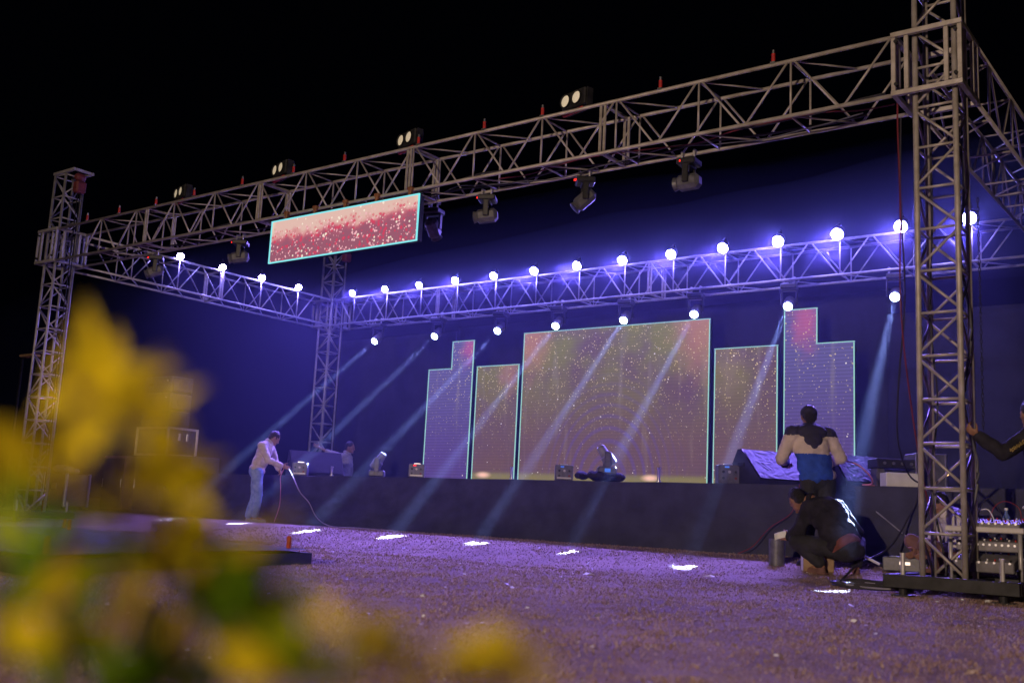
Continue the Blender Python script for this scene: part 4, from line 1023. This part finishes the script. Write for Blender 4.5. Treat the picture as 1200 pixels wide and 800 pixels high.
cable('power_cable', [(-1.72, 1.62, 1.09), (-1.58, 1.75, 1.05), (-1.50, 1.95, .93), (-1.54, 2.1, .86), (-1.66, 2.16, .85), SP(-1.6, .2) + Vector((0, 0, .01))], .009, PINKC, 'pink cable looping from the standing man to the stage')
cable('power_cable', [(-.62, .2, 5.0), (-.64, .2, 4.3), (-.63, .22, 3.4), (-.66, .3, 2.4), (-.62, .5, 1.4), (-.60, .9, .6), gp(-.55, 1.3)], .008, REDC, 'red cable hanging from the sleeve block along the near tower')
cable('power_cable', [(-.70, .5, 4.4), (-.71, .5, 3.6), (-.68, .5, 2.6), (-.80, .7, 1.9), (-.95, 1.1, 1.3), (-1.02, 1.7, .95), (-1.0, 2.2, .86)], .009, RUBBER, 'black cable hanging from the front truss to the stage gear')
cable('tower_cable', [(-.1, .1, 4.3), (-.06, .25, 3.6), (-.12, .3, 2.9), (-.05, .35, 2.2), (-.10, .25, 1.5), (-.03, .4, .9), (-.12, .3, .3), (-.1, .3, -.02)], .014, GREYPL, 'grey cable winding down the right leg of the near tower')
cable('tower_cable', [(-.40, .4, 4.3), (-.36, .3, 3.3), (-.41, .36, 2.3), (-.34, .3, 1.5), (-.38, .2, .8), (-.3, .3, .1), (-.3, .3, -.02)], .010, RUBBER, 'black cable winding down the left leg of the near tower')
# chain on the near tower
t = thing('hoist_chain', 'steel hoist chain hanging beside the right legs of the near tower', 'chain', (-.0, .5, 4.3))
lk = None
for i in range(52):
    z = 3.45 - i * .042
    if lk is None:
        pp = [Vector((.010 * math.cos(a), 0, .026 * math.sin(a))) for a in [2 * PI * k / 10 for k in range(11)]]
        lk = MB().path(pp, .004, 5)  .build('link', BLACKMETAL, t, True, local=True)
        l = lk
    else: l = bpy.data.objects.new('link', lk.data); COL.objects.link(l); l.parent = t
    l.location = (0, 0, z - 4.3); l.rotation_euler = (0, 0, (i % 2) * PI / 2)
# bundle of cables inside the front truss
for k, (mt, lab) in enumerate([(RUBBER, 'black cable bundle sagging along the bottom of the front truss'), (REDC, 'thin red cable running inside the right half of the front truss'), (GREYPL, 'grey cable drooping between the lamps of the front truss')]):
    pts = []; x0, x1 = [(-15, -.7), (-5.6, -.7), (-9.5, -1.0)][k]; n = int((x1 - x0) / .35)
    for i in range(n + 1):
        x = x0 + (x1 - x0) * i / n; pts.append((x, .12 + .12 * k + .08 * math.sin(i * .9 + k) + .05 * noise.noise(Vector((x, k, 0))), ZB + .045 + .05 * noise.noise(Vector((x * 1.5, k * 5, 1))) - (.07 * abs(math.sin(i * .35)) if k == 2 else 0)))
    cable('truss_cable', pts, .012 if k == 0 else .008, mt, lab, group='cables along the front truss', sub=3)
pts = [(x, .40 + .04 * math.sin(x * 3), ZB + .03 + .05 * noise.noise(Vector((x * 1.2, 9, 1)))) for x in [-15 + .35 * i for i in range(41)]]
cable('truss_cable', pts, .014, RUBBER, 'thick black cable along the rear bottom chord of the front truss', group='cables along the front truss', sub=3)
pts = [(x, D + .12 + .04 * math.sin(x * 3), ZB + .03 + .04 * noise.noise(Vector((x * 1.2, 4, 1)))) for x in [-14.8 + .35 * i for i in range(41)]]
cable('truss_cable', pts, .012, RUBBER, 'black cable along the bottom of the back truss', sub=3)

# ================================================================== LEFT SIDE
# sound stack beyond the far tower
t = thing('subwoofer', 'wide dark bass cabinet at the bottom left of the speaker stack', 'speaker', (-19.3, 4.3, 0), group='bass cabinets under the speaker stack')
def subw(t, x, w_, pink):
    MB().box((x, 4.35, .62), (w_, .7, 1.22), bev=.02).build('cabinet', mat('pinkish_lit_panel', (.20, .10, .14), .6) if pink else GREYPL, t)  # pinkish tone is purple stage light put into the cabinet colour
    MB().box((x, 3.985, .62), (w_ - .1, .03, 1.1), bev=.006).build('grille', GR, t)
    for s_ in (-1, 1): MB().box((x + s_ * (w_ / 2 - .07), 3.99, .62), (.03, .05, .2), bev=.008).build('handle', CHROME, t)
subw(t, -19.15, .86, True)
t = thing('subwoofer', 'dark bass cabinet directly under the metal edged case', 'speaker', (-17.8, 4.3, 0), group='bass cabinets under the speaker stack'); subw(t, -17.85, 1.0, False)
t = thing('subwoofer', 'dark bass cabinet nearest the stage in the speaker stack', 'speaker', (-16.8, 4.3, 0), group='bass cabinets under the speaker stack'); subw(t, -16.78, .9, False)
t = thing('flight_case', 'metal edged case frame carrying the line array boxes', 'flight case', (-17.8, 4.3, 1.24))
x0, x1, y0, y1, z0, z1 = -18.4, -17.28, 4.0, 4.75, 1.26, 1.84
MB().box(((x0 + x1) / 2, (y0 + y1) / 2, (z0 + z1) / 2), (x1 - x0 - .03, y1 - y0 - .03, z1 - z0 - .03)).build('panel', GREYPL, t)
EDG = mat('bright_aluminium_edge', (.85, .78, .6), .35, .35, var=.1)
for z in (z0, z1):
    for y in (y0, y1): barbox(t, 'edge_rail', ((x0 + x1) / 2, y, z), (x1 - x0 + .045, .045, .045), EDG)
    for x in (x0, x1): barbox(t, 'edge_rail', (x, (y0 + y1) / 2, z), (.045, y1 - y0 - .05, .045), EDG)
for x in (x0, x1):
    for y in (y0, y1):
        barbox(t, 'edge_post', (x, y, (z0 + z1) / 2), (.045, .045, z1 - z0 - .05), EDG)
for y in (4.3, 4.5): barbox(t, 'latch', (x1 + .0, y, 1.66), (.03, .05, .16), CHROME)
for k in range(3):
    z = 1.87 + .375 * k
    t = thing('line_array_box', '%s of the three stacked dark line array boxes' % ['lowest', 'middle one', 'topmost'][k], 'speaker', (-17.8, 4.3, z), group='line array boxes on the metal edged case')
    MB().box((-17.86, 4.3, z + .18), (1.0, .56, .355), bev=.018).build('cabinet', GREYPL, t)
    MB().box((-17.345, 4.3, z + .18), (.03, .5, .31), bev=.008).build('grille', mat('lit_grille', (.05, .05, .06), .6, .1, scale=200, var=.4), t)
    MB().lathe((-17.33, 4.3, z + .18), (1, 0, 0), [(0, .11), (.012, .11), (.013, .09), (.004, .03)], 18).build('driver', BLACKPL, t, True)
    MB().box((-18.1, 4.01, z + .18), (.16, .02, .06), bev=.006).build('handle', BLACKMETAL, t); MB().box((-17.5, 4.01, z + .26), (.03, .02, .03)).build('bolt', CHROME, t)
# flight case with heap of cloth beside the far tower
t = thing('flight_case', 'upright dark flight case with shiny edges right of the far tower foot', 'flight case', (-18.2, 2.3, 0))
c = Vector((-18.15, 2.3, .38))
MB().box(c + Vector((0, 0, .02)), (.86, .5, .64), bev=.01).build('case_body', GREYPL, t)
for sx in (-1, 1):
    for sy in (-1, 1): MB().box(c + Vector((sx * .43, sy * .25, .02)), (.07, .05, .68), bev=.012).build('corner_rail', mat('blue_lit_aluminium', (.5, .55, .8), .3, .5, var=.1), t)  # rail colour carries the blue light that falls on the edges
MB().box(c + Vector((0, -.257, .1)), (.2, .01, .12), bev=.003).build('latch', CHROME, t)
for sx in (-.34, .34): 
    for sy in (-.18, .18): MB().lathe(c + Vector((sx, sy - .02, -.34)), (0, 1, 0), [(0, .035), (.04, .035)], 12).build('castor', BLACKPL, t)
b = MB()
for i in range(9): b.ell((-18.15 + random.uniform(-.34, .36), 2.3 + random.uniform(-.12, .12), .78 + random.uniform(0, .07)), (random.uniform(.08, .16), .13, .07))
o = remesh(b, 'cloth_heap', TAN, None, voxel=.02, smooth=2, wrinkle=.03, wscale=9); tag(o, 'crumpled tan cloth heaped on the upright flight case', 'cloth')
# small lamp far left
t = thing('lamp_head', 'dim flat lamp head just left of the far tower', 'street lamp', (-18.4, 1.4, 2.9))
MB().box((-18.15, 1.2, 3.03), (.5, .2, .05), bev=.02).build('shade', mat('brown_lamp_shade', (.5, .32, .15), .6), t)
strut(t, 'pole', (-18.42, 1.2, 3.0), (-18.42, 1.2, 0), .03, BLACKMETAL)
# low tarpaulin covered deck lying in the left foreground
DZ = -.075
Q = [Vector((-4.88, -3.02, DZ)), Vector((-4.02, -6.15, DZ)), Vector((-8.6, -5.7, DZ)), Vector((-9.5, -2.72, DZ))]
t = thing('low_deck', 'low dark tarpaulin covered deck lying on the grass in the left foreground', 'platform', (-6.7, -4.4, -.2))
MB().prism([q + Vector((0, 0, -.125)) for q in Q], (0, 0, 0), (0, 0, .10)).build('deck_frame', BLACKMETAL, t)
v = []; n1, n2 = 70, 60
for j in range(n2 + 1):
    for i in range(n1 + 1):
        a, c_ = i / n1, j / n2; p = (Q[0] * (1 - a) + Q[3] * a) * (1 - c_) + (Q[1] * (1 - a) + Q[2] * a) * c_
        ed = min(a, 1 - a, c_, 1 - c_); p = p + Vector((0, 0, .004 + (.022 * noise.noise(Vector((p.x * 2.6, p.y * 2.6, 0))) + .012 * noise.noise(Vector((p.x * 7, p.y * 5, 1)))) * min(1, ed * 14)))
        v.append(p)
MB().add(v, [(j * (n1 + 1) + i, j * (n1 + 1) + i + 1, (j + 1) * (n1 + 1) + i + 1, (j + 1) * (n1 + 1) + i) for j in range(n2) for i in range(n1)]).build('tarpaulin', TARP, t, True)
for x, y in ((-4.18, -5.95), (-5.05, -3.15), (-9.1, -2.95), (-8.75, -3.1)):
    MB().tube((x, y, DZ - .01), (x, y, DZ + .10), .022, n=12).tube((x, y, DZ + .10), (x, y, DZ + .112), .017, n=12).build('corner_pin', RED, t)

# ================================================================== SHRUB IN THE FOREGROUND
def leafmat(name, c1, c2):
    m = bpy.data.materials.new(name); m.use_nodes = True; nt = m.node_tree; N = nt.nodes; L = nt.links; N.remove(N['Principled BSDF'])
    tc = N.new('ShaderNodeTexCoord'); n = N.new('ShaderNodeTexNoise'); n.inputs['Scale'].default_value = 2.2; n.inputs['Detail'].default_value = 5; L.new(tc.outputs['Object'], n.inputs['Vector'])
    r = N.new('ShaderNodeValToRGB'); L.new(n.outputs['Fac'], r.inputs[0]); r.color_ramp.elements[0].position = .4; r.color_ramp.elements[1].position = .6
    r.color_ramp.elements[0].color = (*c2, 1); r.color_ramp.elements[1].color = (*c1, 1)
    d = N.new('ShaderNodeBsdfDiffuse'); t_ = N.new('ShaderNodeBsdfTranslucent'); mx = N.new('ShaderNodeMixShader'); mx.inputs[0].default_value = .45
    L.new(r.outputs[0], d.inputs[0]); L.new(r.outputs[0], t_.inputs[0]); L.new(d.outputs[0], mx.inputs[1]); L.new(t_.outputs[0], mx.inputs[2]); L.new(mx.outputs[0], N['Material Output'].inputs['Surface'])
    return m
LEAFY = leafmat('yellow_variegated_leaf', (.70, .54, .014), (.46, .40, .012))
LEAFG = leafmat('green_leaf', (.16, .32, .010), (.07, .16, .006))
LEAFM = leafmat('yellow_green_leaf', (.34, .44, .012), (.14, .28, .008))
STEM = mat('brown_stem', (.14, .08, .04), .7, 0)
def campos(px, py, d): 
    v = rv * ((px - 600) / 1233.05) + uv * (-(py - 400) / 1233.05) + fv
    return CAM + v * d
shr = thing('foreground_shrub', 'out of focus yellow and green leafy shrub close to the camera at the lower left', 'shrub', tuple(campos(120, 800, .6).to_2d()) + (-.2,))
LM = {}
def leaf_mesh(mt, v):
    k = (mt.name, v)
    if k in LM: return LM[k]
    rs = random.Random(v); n = 8; vs = []; w_ = .16 + .07 * rs.random(); cv = .12 + .15 * rs.random()
    for i in range(n + 1):
        t_ = i / n; ww = w_ * math.sin(PI * t_ ** .8) * (1 - .15 * t_) + .006; z = cv * math.sin(t_ * 2.4) * .5 - .15 * t_ * t_
        for s_ in (-1, -.5, 0, .5, 1): vs.append((s_ * ww, t_, z + abs(s_) * .06 + .012 * math.sin(9 * t_ + s_)))
    f = [(i * 5 + j, i * 5 + j + 1, (i + 1) * 5 + j + 1, (i + 1) * 5 + j) for i in range(n) for j in range(4)]
    me = bpy.data.meshes.new('leaf'); me.from_pydata(vs, [], f); me.materials.append(mt); me.polygons.foreach_set('use_smooth', [True] * len(f)); LM[k] = me; return me
def leaf(p, q, size, mt):
    o = bpy.data.objects.new('leaf', leaf_mesh(mt, random.randrange(4))); COL.objects.link(o); o.parent = shr
    d = (Vector(q) - Vector(p)).normalized(); nrm = (-fv + Vector((random.gauss(0, .45), random.gauss(0, .45), random.gauss(.3, .4)))); x = d.cross(nrm).normalized(); z = x.cross(d)
    R = Matrix((x, d, z)).transposed().to_4x4() @ Matrix.Diagonal((size, size, size, 1)); R.translation = p
    o.matrix_local = xf(shr).inverted() @ R
base = Vector((*campos(120, 800, .6).to_2d(), -.2))
# each spray: tip of a stem (seen place, distance), leaves round it: (dx, dy direction, length in cm, material)
SPRAY = [((100, 420), .42, [((-10, -60), 'Y', 3.2), ((40, 20), 'Y', 4.2), ((-45, 40), 'Y', 3.6), ((30, -30), 'Y', 3.0), ((60, 50), 'Y', 3.8)]),
         ((150, 500), .40, [((55, 15), 'Y', 3.6), ((-60, 20), 'Y', 3.8), ((20, -40), 'Y', 3.2), ((-30, -30), 'Y', 3.6)]),
         ((195, 545), .40, [((35, -30), 'Y', 3.4), ((45, 30), 'Y', 3.6), ((-50, 30), 'Y', 4.0), ((20, 50), 'Y', 4.0), ((-20, -40), 'Y', 3.0)]),
         ((250, 650), .40, [((40, -20), 'Y', 3.2), ((-60, -10), 'Y', 4.0), ((30, 40), 'M', 4.0), ((-30, 50), 'G', 4.2)]),
         ((150, 620), .42, [((-50, -30), 'Y', 3.8), ((50, -20), 'Y', 3.6), ((-40, 50), 'M', 4.0), ((40, 50), 'G', 4.2)]),
         ((20, 560), .40, [((-30, -40), 'Y', 3.4), ((40, -30), 'Y', 3.2), ((-10, 50), 'M', 4.0), ((30, 30), 'G', 3.6)]),
         ((280, 700), .40, [((30, 40), 'G', 4.2), ((-40, 40), 'G', 4.4), ((-50, -20), 'G', 4.0), ((20, -50), 'G', 3.6), ((50, 60), 'M', 4.2)]),
         ((80, 770), .38, [((-40, 20), 'G', 4.4), ((40, 20), 'G', 4.0), ((0, -60), 'M', 4.2), ((-60, -30), 'Y', 4.0)]),
         ((410, 745), .38, [((-40, -40), 'Y', 3.0), ((50, 20), 'Y', 3.4), ((-20, 40), 'M', 3.4), ((30, -30), 'Y', 2.6)]),
         ((112, 470), .50, [((-20, 60), 'Y', 4.6), ((-60, 10), 'Y', 4), ((60, -25), 'Y', 5.0), ((70, 15), 'Y', 5.2), ((-10, -100), 'Y', 4.6), ((20, -70), 'Y', 3.6)]),
         ((180, 490), .47, [((60, -40), 'Y', 2.7), ((-40, -8), 'Y', 4), ((10, 30), 'Y', 3.4)]),
         ((60, 540), .50, [((-60, 20), 'Y', 3.6), ((-50, -30), 'Y', 3.2), ((10, -50), 'Y', 3)]),
         ((215, 590), .46, [((30, -50), 'Y', 3.8), ((20, -70), 'Y', 4), ((-60, -40), 'Y', 4.6), ((-50, 30), 'Y', 4.0), ((30, 40), 'Y', 3.6), ((-10, -60), 'Y', 4.6)]),
         ((240, 640), .44, [((35, -20), 'Y', 3.2), ((-60, 20), 'Y', 4.2)]),
         ((240, 660), .42, [((50, 30), 'G', 4.6), ((-30, 60), 'G', 4.4), ((30, 70), 'G', 4.8), ((60, -10), 'G', 4.0), ((-60, 20), 'G', 3.8), ((-10, 60), 'G', 4.2), ((0, -30), 'G', 3.6)]),
         ((60, 640), .45, [((-40, 40), 'G', 4.2), ((0, -60), 'G', 3.8), ((40, 30), 'G', 4.0), ((-50, -20), 'M', 3.8), ((-5, 60), 'G', 4.8), ((50, -20), 'G', 4.0), ((-40, 70), 'G', 4.2)]),
         ((25, 720), .42, [((-40, -30), 'M', 4), ((30, 40), 'G', 4.4), ((-20, 50), 'G', 4.4), ((40, -30), 'Y', 3.2)]),
         ((130, 760), .44, [((-40, -40), 'Y', 4.0), ((30, -50), 'Y', 3.6), ((50, 20), 'G', 4.6), ((0, 60), 'G', 4.4), ((-60, 20), 'G', 4)]),
         ((225, 770), .42, [((-20, -60), 'Y', 3.8), ((40, 10), 'G', 4.6), ((-50, 20), 'G', 4.2), ((10, 50), 'G', 4)]),
         ((330, 730), .42, [((40, -60), 'M', 4.0), ((10, -60), 'Y', 3.4), ((50, 10), 'Y', 3.4), ((-30, 40), 'Y', 4.2), ((30, 60), 'Y', 4.2), ((0, 50), 'G', 3.8)]),
         ((340, 790), .40, [((50, -20), 'Y', 3.6), ((-50, -20), 'Y', 3.2), ((20, -50), 'Y', 3.8)]),
         ((470, 775), .40, [((60, -20), 'Y', 3.6), ((-50, -10), 'Y', 3.4), ((30, 30), 'Y', 3.6)]),
         ((545, 780), .40, [((60, -30), 'Y', 4.0), ((60, 0), 'Y', 3.6), ((-40, 20), 'Y', 3)]),
         ((170, 690), .50, [((-50, 30), 'M', 4), ((20, 50), 'M', 4), ((40, -40), 'M', 4), ((0, 60), 'G', 5)]),
         ((95, 700), .52, [((-30, -60), 'M', 4.6), ((40, -40), 'M', 4), ((0, 60), 'G', 5)]),
         ((440, 735), .36, [((60, -10), 'Y', 2.6), ((-40, 30), 'Y', 3.0), ((60, 40), 'M', 3.0)]),
         ((600, 790), .38, [((50, -20), 'Y', 3.4), ((-60, -15), 'Y', 3.4), ((30, -40), 'Y', 2.8)]),
         ((610, 745), .33, [((50, -30), 'Y', 1.9), ((-40, -20), 'Y', 1.8)])]
MM = {'Y': LEAFY, 'G': LEAFG, 'M': LEAFM}
for (px, py), d, lv in SPRAY:
    tip = campos(px, py, d); g0 = base + Vector((random.uniform(-.05, .05), random.uniform(-.05, .05), 0)) + (Vector((tip.x, tip.y, -.2)) - base) * .45
    pts = [g0, g0 + (tip - g0) * .4 + Vector((random.uniform(-.02, .02), .02, .0)), g0 + (tip - g0) * .75 + Vector((0, 0, .01)), tip]
    o = MB().path(pts, [.0035, .003, .0022, .0012], 6).build('stem', STEM, shr, True)
    for (dx, dy), m_, ln in lv:
        p = campos(px + dx * .12, py + dy * .12, d + random.uniform(-.03, .03)); q = campos(px + dx, py + dy, d + random.uniform(-.05, .05))
        leaf(p, q, ln / 100, MM[m_])
        if random.random() < .35: leaf(p + Vector((0, 0, -.004)), campos(px + dx + random.uniform(-30, 30), py + dy + random.uniform(-30, 30), d + .04), ln / 100 * .75, MM[m_])

# ================================================================== SMOKE (from the stage's smoke machine, hanging round the lamps and over the deck; lamp halo band added)
v = []; n1, n2 = 48, 24; c0 = Vector((-8.5, 4.7, 1.7)); R0 = (20.5, 4.7, 3.45); sg = lambda t_, e: math.copysign(abs(t_) ** e, t_)
for j in range(1, n2):
    th = PI * j / n2
    for i in range(n1):
        ph = 2 * PI * i / n1
        p = Vector((R0[0] * sg(math.sin(th), .6) * sg(math.cos(ph), .6), R0[1] * sg(math.sin(th), .6) * sg(math.sin(ph), .6), R0[2] * sg(math.cos(th), .8)))
        k = 1 + .10 * noise.noise(Vector((p.x * .25, p.y * .3, p.z * .3)))
        v.append(c0 + p * k)
v += [c0 + Vector((0, 0, R0[2])), c0 - Vector((0, 0, R0[2]))]
f = [(j * n1 + i, j * n1 + (i + 1) % n1, (j + 1) * n1 + (i + 1) % n1, (j + 1) * n1 + i) for j in range(n2 - 2) for i in range(n1)]
f += [(i, (i + 1) % n1, len(v) - 2) for i in range(n1)] + [((n2 - 2) * n1 + i, (n2 - 2) * n1 + (i + 1) % n1, len(v) - 1) for i in range(n1)]
sm = MB().add(v, f).build('stage_smoke', None)
sm.data.materials.clear()
m = bpy.data.materials.new('thin_smoke'); m.use_nodes = True; nt = m.node_tree; nt.nodes.remove(nt.nodes['Principled BSDF'])
pv = nt.nodes.new('ShaderNodeVolumePrincipled'); pv.inputs['Color'].default_value = (.52, .58, 1.0, 1); pv.inputs['Density'].default_value = HAZE; pv.inputs['Anisotropy'].default_value = .2  # blue of the lamp light is partly put into the smoke colour
nt.links.new(pv.outputs[0], nt.nodes['Material Output'].inputs['Volume'])
sm.data.materials.append(m); tag(sm, 'thin stage smoke hanging round the lamps and over the deck', 'smoke', kind='stuff')

# added denser haze that imitates lens bloom round the back truss lamps
v = []; n1 = 20; NX = 40
for i in range(NX + 1):
    t_ = i / NX; x = -16.2 + 17.6 * t_; r = (.36 + .85 * t_) * math.sqrt(max(.0, 1 - (2 * t_ - 1) ** 8)) + .01
    for k in range(n1):
        a = 2 * PI * k / n1; rr = r * (1 + .14 * noise.noise(Vector((x * .5, math.cos(a) * 1.2, math.sin(a) * 1.2))))
        v.append((x, D - .1 + rr * math.cos(a) * .9, 5.2 + rr * math.sin(a)))
f = [(i * n1 + k, i * n1 + (k + 1) % n1, (i + 1) * n1 + (k + 1) % n1, (i + 1) * n1 + k) for i in range(NX) for k in range(n1)] + [tuple(range(n1)), tuple(range(NX * n1, NX * n1 + n1))]
sb = MB().add(v, f).build('lamp_halo_haze', None); sb.data.materials.clear()
m = bpy.data.materials.new('halo_haze'); m.use_nodes = True; nt = m.node_tree; nt.nodes.remove(nt.nodes['Principled BSDF'])
pv = nt.nodes.new('ShaderNodeVolumePrincipled'); pv.inputs['Color'].default_value = (.52, .58, 1.0, 1); pv.inputs['Density'].default_value = .045; pv.inputs['Anisotropy'].default_value = .3
nt.links.new(pv.outputs[0], nt.nodes['Material Output'].inputs['Volume'])
sb.data.materials.append(m); tag(sb, 'added band of denser haze imitating lens bloom along the back truss lamps', 'smoke', kind='stuff')
